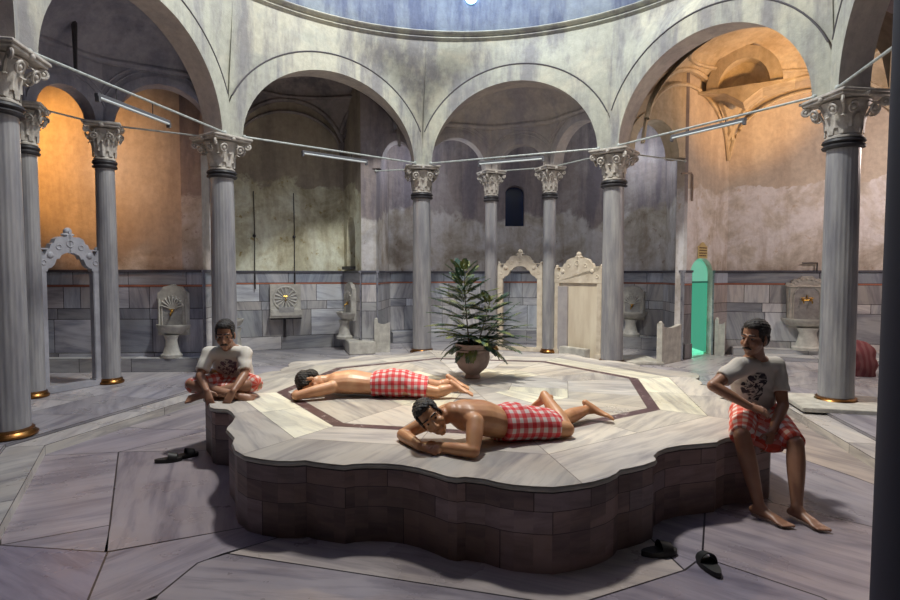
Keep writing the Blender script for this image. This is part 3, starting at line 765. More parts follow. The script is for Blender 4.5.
pat = [(.06, -.01), (.13, -.05), (.18, -.11), (.24, -.09), (.31, -.11), (.34, -.15), (.37, -.06), (.43, .0), (.5, .02), (.57, .0), (.63, -.06), (.66, -.15), (.69, -.11), (.76, -.09), (.82, -.11), (.87, -.05), (.94, -.01), (1, 0)]
bv = [V(2.62, 4.62, 0), V(2.98, 6.70, 0), V(1.80, 8.40, 0), V(-.32, 8.78, 0), V(-2.15, 7.60, 0), V(-2.42, 5.60, 0)]
for a, b in zip(bv, bv[1:]):
    d = (b - a).normalized(); n = V(d.y, -d.x, 0)
    for t_, o_ in pat:
        p = a.lerp(b, t_) + n * o_; outl.append((p.x, p.y))
outl.append((-2.38, 5.36))
OUT = [V(x, y, ZT) for x, y in outl]
plat = empty('stone_platform', (0, 0, 0), 0, 'big eight-sided grey marble platform with scalloped edge in the centre of the hall', 'platform')
def cell(k, r0, r1, t0=0, t1=1):
    """part of sector k between apothem radii r0, r1 (octagon rings)"""
    a, b = math.radians(191 + 45 * k), math.radians(236 + 45 * k); ca = math.cos(PI / 8)
    A0, B0 = V(math.cos(a), math.sin(a), 0) / ca, V(math.cos(b), math.sin(b), 0) / ca
    c = V(CX, CY, ZT)
    return [c + A0.lerp(B0, t0) * r0, c + A0.lerp(B0, t0) * r1, c + A0.lerp(B0, t1) * r1, c + A0.lerp(B0, t1) * r0]
def clip_cell(poly, cellp):
    c = sum(cellp, V(0, 0, 0)) / len(cellp); out = poly
    for i in range(len(cellp)):
        a, b = cellp[i], cellp[(i + 1) % len(cellp)]
        if (b - a).length < 1e-5: continue
        n = V(-(b - a).y, (b - a).x, 0)
        if n.dot(c - a) < 0: n = -n
        out = clip(out, a, n.normalized())
        if len(out) < 3: return []
    return out
RI = 1.74
TOPC = (.60, .56, .50); TOPW = (.78, .75, .62); TOPG = (.54, .50, .46)
s = Slabs()
for k in range(8):
    base = math.radians(191 + 45 * k + 112.5)
    big = cell(k, RI, 4.2)
    for (r0, r1, ts, tone, an) in ((RI + .10, RI + .46, (0, .5, 1), TOPW if k in (0, 3, 4) else TOPC, base + .1), (RI + .46, 4.2, (0, .45, 1), TOPG, base + rnd.uniform(-.4, .4) + (PI / 2 if k == 1 else 0))):
        if k in (1, 2) and r0 > 2: ts = (0, 1)
        if k == 1 and r0 < 2: tone = TOPG
        if k == 2 and r0 < 2: tone = TOPC; an = base + .3
        for t0, t1 in zip(ts, ts[1:]):
            pc = clip_cell(OUT, cell(k, r0, r1, t0, t1))
            if len(pc) > 2: s.add(pc, GRY(tone), an, .003, (.2, .17, .15))
    # inner star
    for (r0, r1, ts, tone) in ((1.05, RI, (0, .35, 1), TOPC), (.45, 1.05, (0, .5, 1), TOPW), (0.02, .45, (0, 1), TOPG)):
        for j, (t0, t1) in enumerate(zip(ts, ts[1:])):
            s.add(cell(k, r0, r1, t0, t1), GRY(tone if (k + j) % 2 else (.56, .54, .52)), base + rnd.choice((0, .8, -.8, PI / 2)), .003, (.2, .17, .15))
o = s.build('top_slabs', M_plat, plat)
s = Slabs()
for k in range(8): s.add(cell(k, RI, RI + .10), (.095, .055, .06), math.radians(191 + 45 * k + 112.5), .002)
m_in, nt, b = new_mat('maroon_inlay')
tc = N(nt, 'ShaderNodeTexCoord'); v1 = N(nt, 'ShaderNodeTexNoise', Scale=7, Detail=9, Roughness=.75, Distortion=1.5); nt.links.new(tc.outputs['Object'], v1.inputs['Vector'])
rp = ramp(nt, v1.outputs['Fac'], [(.42, (.07, .035, .04)), (.58, (.12, .065, .07)), (.63, (.45, .40, .38))]); nt.links.new(rp.outputs[0], b.inputs['Base Color']); b.inputs['Roughness'].default_value = .35
s.build('inlay_band', m_in, plat)
# rounded lip of the top, and the block-built side
def strip(name, rows, m, parent):
    """rows: (inset, z) profile swept round the outline"""
    bm = bmesh.new(); n = len(outl); prev = None; nor = []
    for i in range(n):
        a = Vector(outl[i - 1]); b = Vector(outl[(i + 1) % n]); d = (b - a).normalized(); nor.append(V(d.y, -d.x, 0))
    for (ins, z) in rows:
        row = [bm.verts.new(V(outl[i][0], outl[i][1], z) - nor[i] * ins) for i in range(n)]
        if prev: bridge(bm, row, prev)
        prev = row
    return obj(name, bm, m, parent, True)
strip('edge_lip', [(.02, ZT - .001), (.006, ZT + .0), (-.004, ZT - .012), (-.006, ZT - .02), (0, ZT - .032), (.018, ZT - .036), (.03, ZT - .044), (.06, ZT - .048)], noisy('lip_marble', (.30, .28, .25), (.50, .47, .42), 6, .4), plat)
s = Slabs(); n = len(outl); nor = []
for i in range(n):
    a = Vector(outl[i - 1]); b = Vector(outl[(i + 1) % n]); d = (b - a).normalized(); nor.append(V(d.y, -d.x, 0))
ip = [V(outl[i][0], outl[i][1], 0) - nor[i] * .014 for i in range(n)]
rr_ = random.Random(4)
for (z0, z1, step) in ((ZT - .042, ZT - .15, 5), (ZT - .15, ZT - .28, 7), (ZT - .28, ZC - .02, 9)):
    i = rr_.randint(0, 3); cnt = 0
    st = []
    while cnt < n:
        m_ = min(rr_.randint(step - 2, step + 3), n - cnt); st.append((i, m_)); i += m_; cnt += m_
    for (i0, m_) in st:
        k_ = rr_.uniform(.6, 1.25); w_ = rr_.uniform(-.06, .08); tone = (.31 * k_ * (1 + w_), .23 * k_, .235 * k_ * (1 - w_)); an = rr_.uniform(-.15, .15)
        state = rnd.getstate(); rnd.seed(i0 * 7 + step)
        ofs = rnd.getstate()
        for j in range(m_):
            p, q = ip[(i0 + j) % n], ip[(i0 + j + 1) % n]
            rnd.setstate(ofs)
            b0 = len(s.f)
            g0 = .006 if j == 0 else 0
            s.add([(p.x, p.y, z1), (q.x, q.y, z1), (q.x, q.y, z0 - .004), (p.x, p.y, z0 - .004)], tone, an, 0)
            s.add([(p.x, p.y, z0 - .004), (q.x, q.y, z0 - .004), (q.x, q.y, z0), (p.x, p.y, z0)], (.05, .04, .04), an, 0)
            if j == 0:
                e = (q - p).normalized() * .005; nn = nor[(i0) % n] * .001
                s.add([(p.x + nn.x, p.y + nn.y, z1), (p.x + e.x + nn.x, p.y + e.y + nn.y, z1), (p.x + e.x + nn.x, p.y + e.y + nn.y, z0), (p.x + nn.x, p.y + nn.y, z0)], (.05, .04, .04), an, 0)
        rnd.setstate(state)
s.build('block_base', M_block, plat)

# ---------------------------------------------------------------- marble doorways of the alcoves
def portal(P, Q, label, closed=False, m=M_cream, zt=1.60, inset=.14, grp='carved marble doorways'):
    M, L = frame(P, Q); x0, x1 = inset, L - inset; w = (x1 - x0) / 2; cx_ = (x0 + x1) / 2
    t = empty('marble_doorway' if not closed else 'marble_screen', M @ V(cx_, 0, 0), math.atan2(Q[1] - P[1], Q[0] - P[0]), label, 'doorway' if not closed else 'screen', None)
    jw = .11
    for sx in (-1, 1):
        bm = bmesh.new(); box(bm, (sx * (w - jw / 2), .05, zt / 2), (jw, .10, zt)); bevel(bm, .008)
        box(bm, (sx * (w - jw / 2), .05, .05), (jw + .03, .13, .10)); obj('door_post', bm, m, t)
    # scrolled pediment
    o_ = [(-1, 0), (-1, .26), (-.95, .31), (-.89, .29), (-.86, .22), (-.78, .22), (-.70, .29), (-.64, .30), (-.58, .37), (-.50, .38), (-.44, .44), (-.30, .47), (-.10, .47), (-.08, .50)]
    o_ = o_ + [(-x, z) for x, z in reversed(o_)]
    i_ = [(.72, 0), (.68, .04), (.60, .05), (.50, .09), (.42, .17), (.34, .17), (.28, .22), (.14, .25)]
    i_ = i_ + [(-x, z) for x, z in reversed(i_)]
    bm = bmesh.new()
    if closed:
        prism(bm, [(x * w, zt + z) for x, z in o_], Matrix(), .10)
    else:
        Lh = [p for p in o_ if p[0] < 0]; Li = [p for p in i_ if p[0] < 0]
        # left half, right half and the crown as clean polygons
        prism(bm, [(x * w, zt + z) for x, z in ([(0, .5)] + list(reversed(Lh)) + list(reversed(Li)) + [(0, .26)])], Matrix(), .10)
        prism(bm, [(-x * w, zt + z) for x, z in reversed([(0, .5)] + list(reversed(Lh)) + list(reversed(Li)) + [(0, .26)])], Matrix(), .10)
    obj('pediment', bm, m, t, tri=True)
    bm = bmesh.new(); ball(bm, (0, .05, zt + .545), .055, (1, .8, 1)); ball(bm, (0, .05, zt + .50), .07, (1.3, .7, .4))
    for sx in (-1, 1): ball(bm, (sx * w * .95, .05, zt + .32), .035); ball(bm, (sx * w * .62, .0, zt + .22), .045, (1, .5, 1)); 
    torus(bm, (0, .0, zt + .38), .045, .010, (0, 1, 0))
    for sx in (-1, 1): torus(bm, (sx * w * .35, .0, zt + .33), .032, .009, (0, 1, 0)); torus(bm, (sx * w * .82, .0, zt + .12), .03, .009, (0, 1, 0))
    box(bm, (0, .05, zt + .30), (1.9 * w, .06, .02)); box(bm, (0, .02, zt + .40), (.02, .04, .3)); obj('carved_crest', bm, m, t, True)
    if closed:
        bm = bmesh.new(); box(bm, (0, .06, zt / 2), (2 * (w - jw), .05, zt)); obj('panel', bm, noisy('panel_marble', (.62, .52, .40), (.80, .72, .58), 2.5, .5, stretch=(2, 2, .4)), t)
        bm = bmesh.new(); box(bm, (-w * .62, .02, zt / 2 - .02), (w * .42, .05, zt - .1)); obj('side_strip', bm, noisy('strip_marble', (.34, .31, .33), (.48, .45, .45), 4, .5), t)
    else:
        bm = bmesh.new(); box(bm, (0, .06, .04), (2 * w, .16, .08)); bevel(bm, .008); obj('threshold', bm, m, t)
    return t
M_pl = noisy('grey_carved_marble', (.30, .30, .34), (.46, .46, .50), 5, .5, bump=.3)
portal(small['l1'], small['l2'], 'grey carved marble doorway with ball finial between the slim columns on the left', m=M_pl, zt=1.62, inset=.10)
portal(small['i1'], small['i2'], 'cream carved marble doorway with scrolled crest between the slim columns at the back', zt=1.50)
portal(small['i2'], (2.86, 10.15), 'closed cream marble screen panel with carved crest right of the open cream doorway', True, zt=1.42)
# ---------------------------------------------------------------- wall fountains
def basin_bm(rw, h, n=28):
    """half-round shell bowl, flat side at y=0, bulging to -y"""
    bm = bmesh.new(); prof = [(.30, 0), (.55, .02), (.80, .35 * h), (.96, .75 * h), (1.0, .9 * h), (1.0, h), (.90, h), (.82, .7 * h), (.55, .45 * h), (.0, .4 * h)]
    rings = []
    for (r, z) in prof:
        rings.append([bm.verts.new((rw * r * math.cos(PI + PI * k / n) * 1.0 * (1 + .03 * math.cos(12 * PI * k / n)), rw * .8 * r * math.sin(PI + PI * k / n), z)) for k in range(n + 1)])
    for a, b in zip(rings, rings[1:]): bridge(bm, a, b, False)
    for i in range(len(prof) - 1):
        try: bm.faces.new((rings[i][0], rings[i + 1][0], rings[i + 1][-1], rings[i][-1]))
        except ValueError: pass
    bm.faces.new(rings[0])
    return bm
def tap(t, z, y=-.05, double=False):
    bm = bmesh.new()
    for sx in ((-.07, .07) if double else (0,)):
        tube(bm, [(sx, y + .02, z), (sx, y - .05, z), (sx, y - .08, z - .015), (sx, y - .085, z - .06)], .013, 8); ball(bm, (sx, y - .03, z + .02), .018)
        tube(bm, [(sx - .04, y - .03, z + .045), (sx + .04, y - .03, z + .045)], .008, 6); tube(bm, [(sx, y - .03, z), (sx, y - .03, z + .05)], .008, 6)
    if double: tube(bm, [(-.09, y - .01, z), (.09, y - .01, z)], .013, 8); tube(bm, [(0, y - .01, z), (0, y - .01, z + .1)], .012, 8)
    obj('tap', bm, M_gold, t, True)
def fountain(kind, loc, rz, label, z0, w=.5, hs=1.4, zb=.55, rw=.32):
    t = empty('wall_fountain', (loc[0], loc[1], 0), rz, label, 'fountain')
    h = w / 2
    if kind == 'fan':
        out = [(-h, zb), (h, zb), (h, hs - .14), (h * .8, hs - .11), (h * .6, hs - .04), (h * .25, hs - .03), (0, hs), (-h * .25, hs - .03), (-h * .6, hs - .04), (-h * .8, hs - .11), (-h, hs - .14)]
    elif kind == 'crest':
        out = [(-h, zb), (h, zb), (h, hs - .20), (h * 1.15, hs - .19), (h * 1.1, hs - .12), (h * .85, hs - .13), (h * .7, hs - .05), (h * .45, hs - .06), (h * .25, hs), (-h * .25, hs), (-h * .45, hs - .06), (-h * .7, hs - .05), (-h * .85, hs - .13), (-h * 1.1, hs - .12), (-h * 1.15, hs - .19), (-h, hs - .20)]
    else: out = [(-h, zb), (h, zb), (h, hs), (-h, hs)]
    bm = bmesh.new(); prism(bm, out, Matrix.Translation((0, -.09, 0)), .09); obj('back_slab', bm, M_font, t, tri=True)
    bm = bmesh.new()
    if kind == 'rosette':
        R = h * .78; zc = (hs + zb) / 2 + .03
        torus(bm, (0, -.092, zc), R, .022, (0, 1, 0), 36)
        for k in range(16):
            a = 2 * PI * k / 16; tube(bm, [(R * .2 * math.cos(a), -.095, zc + R * .2 * math.sin(a)), (R * .95 * math.cos(a), -.095, zc + R * .95 * math.sin(a))], .008, 6, r2=.024)
        ball(bm, (0, -.10, zc), .045, (1, .5, 1)); obj('carving', bm, M_font, t, True)
        bm = bmesh.new(); prism(bm, [(R * math.cos(2 * PI * k / 32), zc + R * math.sin(2 * PI * k / 32)) for k in range(32)], Matrix.Translation((0, -.0935, 0)), .004); obj('medallion', bm, M_fontd, t)
        tap(t, zc, -.09)
        bm = bmesh.new(); box(bm, (0, -.16, zb + .06), (w + .02, .22, .14)); bevel(bm, .015); box(bm, (0, -.15, zb - .02), (w + .05, .2, .035)); obj('box_basin', bm, M_font, t)
        bm = bmesh.new(); box(bm, (0, -.16, zb + .125), (w * .5, .225, .1)); obj('basin_panel', bm, M_fontd, t)
        bm = bmesh.new(); box(bm, (0, -.12, zb - .055), (w, .16, .04)); tube(bm, [(-.02, -.06, zb - .05), (-.02, -.06, .26)], .03, 8); obj('drain_pipe', bm, M_iron, t)
        return t
    # round-headed recess panel with ribs
    zt = hs - .40; r = h * .72
    bm2 = bmesh.new(); prism(bm2, [(-r, zb + .12), (r, zb + .12)] + [(r * math.cos(PI * k / 16), zt + r * math.sin(PI * k / 16)) for k in range(17)], Matrix.Translation((0, -.0935, 0)), .004); obj('recess_panel', bm2, M_fontd, t, tri=True)
    tube(bm, [(-r, -.095, zb + .12)] + [(-r * math.cos(PI * k / 16), -.095, zt + r * math.sin(PI * k / 16)) for k in range(17)] + [(r, -.095, zb + .12)], .014, 6)
    if kind == 'fan':
        for k in range(9):
            a = PI * (.08 + .84 * k / 8); tube(bm, [(0, -.1, zt - .02), (r * .55 * math.cos(a), -.105, zt + r * .6 * math.sin(a)), (r * 1.12 * math.cos(a), -.1, zt + r * 1.25 * math.sin(a))], .007, 6, r2=.016)
    else:
        for k in range(9):
            a = PI * (.1 + .8 * k / 8); ball(bm, (h * .85 * math.cos(a), -.09, hs - .22 + .16 * math.sin(a)), .028, (1, .6, 1))
        tube(bm, [(-h * 1.1, -.1, hs - .20), (h * 1.1, -.1, hs - .20)], .018, 6)
    for sx in (-1, 1): tube(bm, [(sx * h * .9, -.095, zb + .06), (sx * h * .9, -.095, hs - .24)], .016, 6)
    obj('carving', bm, M_font, t, True)
    tap(t, zt - .06, -.09, kind == 'crest')
    bm = basin_bm(rw, .18); bmesh.ops.translate(bm, verts=bm.verts[:], vec=(0, -.06, zb)); obj('basin', bm, M_font, t, True)
    bm = bmesh.new(); lathe(bm, [(rw * .62, 0), (rw * .64, .05), (rw * .5, .08), (rw * .40, (zb - z0) * .5), (rw * .34, (zb - z0) * .8), (rw * .45, zb - z0 + .01)], 24, Matrix.Translation((0, -.06 - rw * .35, z0)) @ Matrix.Diagonal((1, .75, 1, 1))); obj('pedestal', bm, M_font, t, True)
    return t
def wallpt(i, px_t, d=.035):
    M, L = frame(W[i], W[i + 1]); p = M @ V(px_t, -d, 0); return (p.x, p.y), math.atan2(W[i + 1][1] - W[i][1], W[i + 1][0] - W[i][0])
# distance along wall_left so that the fountain stands between the slim and the big column
l, a = wallpt(0, 5.93); fountain('fan', l, a, 'pedestal fountain with leaf-carved arched back slab left of the cross-legged man', .22, .48, 1.42, .58, .27)
l, a = wallpt(2, 1.02); fountain('rosette', l, a, 'square wall fountain with round radiating medallion and box basin', .3, .62, 1.38, .72)
l, a = wallpt(3, .62); fountain('fan', l, a, 'tall carved fountain slab seen edge-on with a shell basin left of the plant', .24, .5, 1.42, .62, .34)
l, a = wallpt(1, 1.3); fountain('fan', (l[0], l[1]), a, 'pedestal basin half hidden right of the column behind the cross-legged man', .1, .5, 1.3, .55, .34)
l, a = wallpt(9, .72); fountain('fan', (l[0], l[1]), a, 'pedestal fountain with brass tap left of the low screen by the green door', .25, .5, 1.35, .60, .32)
l, a = wallpt(12, 1.38); fountain('crest', l, a, 'large fountain with scalloped crest and double brass taps behind the T-shirted man on the right', .15, .62, 1.55, .56, .42)

# stone blocks and low screens beside the piers
def block(name, P, Q, z0, h, d, label, cat, m=M_font, bev=.012):
    M, L = frame(P, Q, z0); bm = bmesh.new(); box(bm, (L / 2, d / 2, h / 2), (L, d, h), 0, M); bevel(bm, bev); return tag(obj(name, bm, m), label, cat)
block('stone_step', (-1.98, 10.95), (-1.48, 11.10), 0, .24, .85, 'raised rectangular marble block in front of the edge-on fountain', 'block')
def low_screen(P, Q, h, label):
    M, L = frame(P, Q); t = empty('low_screen', M @ V(0, 0, 0), math.atan2(Q[1] - P[1], Q[0] - P[0]), label, 'screen')
    bm = bmesh.new(); pts = [(0, 0), (L, 0), (L, h)] + [(L * (1 - k / 12), h - .05 * math.sin(PI * k / 12)) for k in range(1, 12)] + [(0, h)]
    prism(bm, pts, Matrix(), .08); obj('slab', bm, M_font, t, tri=True)
    bm = bmesh.new(); box(bm, (0, .04, h / 2 + .02), (.07, .1, h + .04)); ball(bm, (0, .04, h + .05), .035); obj('end_post', bm, M_font, t)
low_screen((-1.50, 11.32), (-1.22, 11.34), .62, 'low marble screen with knobbed post left of the column beside the plant')
low_screen((3.72, 9.76), (4.22, 10.18), .68, 'low marble screen standing between the column and the green door')
low_screen((5.22, 10.92), (5.34, 10.84), .66, 'narrow low marble slab just right of the green door')
block('stone_step', (3.1, 9.70), (3.75, 9.72), 0, .05, .9, 'low marble step leading to the low screen by the green door', 'block')
block('stone_step', (2.10, 10.76), (2.48, 10.25), 0, .20, .16, 'small pale stone block at the foot of the closed cream screen', 'block')
# cables and hooks on the green-white wall, tee pipe on the right wall, bracket pipe
M_wg, Lg = frame(W[2], W[3])
for u_, lb in ((.42, 'thin dark hanging cable with knob, left one on the pale flaking wall'), (1.22, 'thin dark hanging cable with knob, right one on the pale flaking wall')):
    bm = bmesh.new(); tube(bm, [M_wg @ V(u_, -.015, 3.3), M_wg @ V(u_ + .01, -.015, 2.5), M_wg @ V(u_, -.05, 1.7), M_wg @ V(u_, -.07, 1.35)], .009, 6); ball(bm, M_wg @ V(u_, -.03, 2.38), .035, n=8); tube(bm, [M_wg @ V(u_, -.07, 1.6), M_wg @ V(u_, -.07, 1.28)], .016, 6)
    tag(obj('hanging_cable', bm, M_iron), lb, 'cable')
Mr, Lr = frame(W[12], W[13])
bm = bmesh.new(); tube(bm, [Mr @ V(1.55, -.05, 1.62), Mr @ V(1.55, -.05, 1.80)], .014, 6); tube(bm, [Mr @ V(1.30, -.05, 1.80), Mr @ V(1.56, -.05, 1.80)], .014, 6)
tag(obj('bent_pipe', bm, M_iron), 'small bent iron pipe standing on the wall ledge above the crested fountain', 'pipe')
Md, Ld = frame(W[11], W[12])
bm = bmesh.new(); tube(bm, [Md @ V(-.15, -.03, 3.42), Md @ V(.16, -.03, 3.46), Md @ V(.20, -.03, 3.42), Md @ V(.20, -.03, 2.95)], .018, 6)
tag(obj('wall_pipe', bm, noisy('old_pipe', (.22, .16, .12), (.36, .30, .26), 8, .7)), 'old bent pipe fixed to the orange pier above the green door', 'pipe')
# spike on the left alcove wall
bm = bmesh.new(); pp = V(-5.04, 7.60, 0); tube(bm, [pp + V(.1, -.08, 4.95), pp + V(.1, -.08, 4.25)], .035, 6, r2=.02)
tag(obj('hanging_lamp_rod', bm, M_iron), 'dark vertical iron bar hanging over the left alcove arch', 'rod')
# towel bundle at right
bm = bmesh.new()
bmesh.ops.create_icosphere(bm, subdivisions=4, radius=1, matrix=Matrix.Translation((6.44, 8.75, .16)) @ Matrix.Diagonal((.24, .20, .40, 1)))
for v in bm.verts:
    v.co += V(math.sin(v.co.z * 30 + v.co.x * 8) * .02, 0, math.sin(v.co.x * 25) * .015); v.co.z = max(v.co.z, .0)
m_tw, nt, b = new_mat('red_towel'); tc = N(nt, 'ShaderNodeTexCoord'); wv = N(nt, 'ShaderNodeTexWave', Scale=3.5, Distortion=5); nt.links.new(tc.outputs['Object'], wv.inputs['Vector']); rp = ramp(nt, wv.outputs['Fac'], [(.3, (.17, .04, .045)), (.7, (.22, .08, .08))]); nt.links.new(rp.outputs[0], b.inputs['Base Color']); b.inputs['Roughness'].default_value = .9
tw = obj('towel_bundle', bm, m_tw, None, True); tag(tw, 'reddish striped towel bundle between the large right column and the dark edge', 'towel')

# ---------------------------------------------------------------- slippers
def slipper(loc, rz, label):
    t = empty('slipper', loc, rz, label, 'slipper', 'dark bath slippers on the floor'); t.scale = (.88, 1.05, 1.1)
    bm = bmesh.new(); n = 24; pts = []
    for k in range(n):
        a = 2 * PI * k / n; x = .13 * math.cos(a); w = .045 * (1 + .18 * math.cos(a)); pts.append((x, w * math.sin(a)))
    va = [bm.verts.new((x, y, 0)) for x, y in pts]; vb = [bm.verts.new((x, y, .028)) for x, y in pts]; bridge(bm, va, vb); bm.faces.new(va[::-1]); bm.faces.new(vb); obj('sole', bm, M_black, t)
    bm = bmesh.new(); rows = []
    for i in range(7):
        x = .0 + .085 * i / 6; w = .05 - .008 * (i / 6) ** 2
        rows.append([bm.verts.new((x, w * math.cos(PI * j / 10), .02 + (.055 - .02 * i / 6) * math.sin(PI * j / 10))) for j in range(11)])
    rows2 = [[bm.verts.new(v.co * 1.0 + V(0, 0, .006)) for v in r] for r in rows]
    for a_, b_ in zip(rows, rows[1:]): bridge(bm, a_, b_, False)
    for a_, b_ in zip(rows2, rows2[1:]): bridge(bm, a_, b_, False)
    bridge(bm, rows[0], rows2[0], False); bridge(bm, rows[-1], rows2[-1], False)
    obj('strap', bm, M_black, t, True)
slipper((-2.56, 5.02, ZC + .002), .35, 'dark slipper lying on the floor left of the platform, left one of the overlapping pair')
slipper((-2.46, 5.14, ZC + .002), .7, 'dark slipper lying on the floor left of the platform, right one of the overlapping pair')
slipper((1.50, 3.17, ZC + .002), 1.62, 'dark slipper lying alone on the floor in front of the platform at lower right')
slipper((1.27, 3.33, ZC + .002), .15, 'dark slipper in the shadow at the foot of the platform, nearest its corner')

# ---------------------------------------------------------------- potted plant
pl = empty('potted_plant', (.26, 6.42, ZT), 0, 'bushy dark green plant with feathery fronds in a round clay pot on the platform', 'potted plant')
bm = bmesh.new()
lathe(bm, [(.085, 0), (.095, .01), (.085, .03), (.075, .045), (.11, .075), (.16, .12), (.19, .18), (.2, .24), (.197, .285), (.188, .305), (.198, .315), (.198, .33), (.185, .34), (.188, .375), (.20, .385), (.20, .40), (.178, .40), (.172, .35)], 48)
obj('pot', bm, M_pot, pl, True)
bm = bmesh.new(); lathe(bm, [(.0, .355), (.175, .352)], 24, cap=False); obj('soil', bm, M_soil, pl)
mf, nt, b = new_mat('frond_green')
at = N(nt, 'ShaderNodeAttribute', attribute_name='lf'); no = N(nt, 'ShaderNodeTexCoord'); n2 = N(nt, 'ShaderNodeTexNoise', Scale=6.0); nt.links.new(no.outputs['Object'], n2.inputs['Vector'])
rp = ramp(nt, n2.outputs['Fac'], [(.35, (.018, .065, .055)), (.50, (.04, .10, .05)), (.60, (.18, .21, .05))]); nt.links.new(rp.outputs[0], b.inputs['Base Color']); b.inputs['Roughness'].default_value = .55
rf = random.Random(12)
def frond(az, el, L, droop, base=(0, 0, .36), leaf=.085, nl=30):
    bm = bmesh.new(); d0 = V(math.cos(az) * math.cos(el), math.sin(az) * math.cos(el), math.sin(el)); pts = []
    p = Vector(base) + V(math.cos(az), math.sin(az), 0) * .03; d = d0.copy(); n = 16
    for i in range(n + 1):
        pts.append(p.copy()); p = p + d * (L / n); d = (d + V(0, 0, -droop / n)).normalized()
    tube(bm, pts, .006, 5, r2=.0015)
    nl = int(nl * 1.35)
    for j in range(nl):
        t = .14 + .86 * j / nl; f = t * n; i = min(int(f), n - 1); q = pts[i].lerp(pts[i + 1], f - i); dd = (pts[i + 1] - pts[i]).normalized()
        side = dd.cross(V(0, 0, 1)); side = side.normalized() if side.length > .1 else V(-math.sin(az), math.cos(az), 0)
        nl_ = nl; ln = leaf * (math.sin(PI * min(1, .22 + .78 * t)) * .75 + .3) * rf.uniform(.8, 1.2)
        for sg in (-1, 1):
            dl = (side * sg * .85 + dd * .62 + V(0, 0, rf.uniform(-.25, .12))).normalized(); up = dl.cross(dd).normalized()
            for (o0, l2) in ((0, 1), (.35, .55), (.6, .45)):
                b0 = q + dl * ln * o0; dl2 = (dl + dd * (.0 if o0 == 0 else .9)).normalized(); wv_ = dl2.cross(up).normalized() * (.0046 if o0 == 0 else .0042)
                e = b0 + dl2 * ln * l2 + V(0, 0, -ln * .12)
                m1 = b0.lerp(e, .45)
                v = [bm.verts.new(x) for x in (b0, m1 + wv_, e, m1 - wv_)]; bm.faces.new(v)
                if o0 > 0:
                    dl3 = (dl * .9 - dd * .1 + side * sg * .4).normalized()
                    e = b0 + dl3 * ln * l2 * .7; m1 = b0.lerp(e, .45); v = [bm.verts.new(x) for x in (b0, m1 + wv_, e, m1 - wv_)]; bm.faces.new(v)
    return obj('frond', bm, mf, pl)
# tall leader with whorls of side fronds, plus low bushy fronds
ld = V(-.10, 0, .36)
bm = bmesh.new(); tube(bm, [(-.03, 0, .3), (-.06, 0, .6), (-.09, .0, .95), (-.10, 0, 1.30)], .011, 6, r2=.003); obj('stem', bm, simple('stem_brown', (.10, .07, .03), .8), pl)
for zi, cnt, L, el in ((.48, 7, .46, .3), (.58, 7, .46, .35), (.68, 7, .44, .42), (.78, 7, .42, .5), (.88, 7, .38, .52), (.97, 6, .34, .6), (1.06, 6, .29, .7), (1.15, 5, .24, .85), (1.23, 5, .18, 1.0)):
    for k in range(cnt):
        frond(2 * PI * (k + rf.uniform(-.2, .2)) / cnt + zi * 5, el + rf.uniform(-.15, .15), L * rf.uniform(.85, 1.1), .45, (-.05 - .05 * zi, 0, zi), .060, 26)
bm = bmesh.new(); tube(bm, [(.04, 0, .3), (.12, .0, .6), (.20, 0, .88)], .010, 6, r2=.003); obj('stem', bm, simple('stem_brown_small', (.10, .07, .03), .8), pl)
for zi, cnt, L, el in ((.46, 7, .44, .2), (.56, 7, .42, .3), (.66, 7, .38, .4), (.76, 6, .32, .55), (.85, 5, .26, .8)):
    for k in range(cnt):
        frond(2 * PI * (k + rf.uniform(-.2, .2)) / cnt + zi * 5, el + rf.uniform(-.15, .15), L * rf.uniform(.85, 1.1), .6, (.02 + .2 * (zi - .3) / .58, 0, zi), .062, 26)
for k in range(22):
    az = 2 * PI * k / 22 + rf.uniform(-.2, .2)
    frond(az, rf.uniform(.1, .9), rf.uniform(.30, .46), rf.uniform(1.2, 2.2), (.03, 0, .36), .065, 24)
for az, el, L in ((.1, .75, .68), (-.25, .6, .62), (.5, .9, .72), (-.6, .35, .56), (.25, .35, .6), (.0, 1.1, .7)):
    frond(az, el, L, .9, (.06, 0, .36), .075, 28)

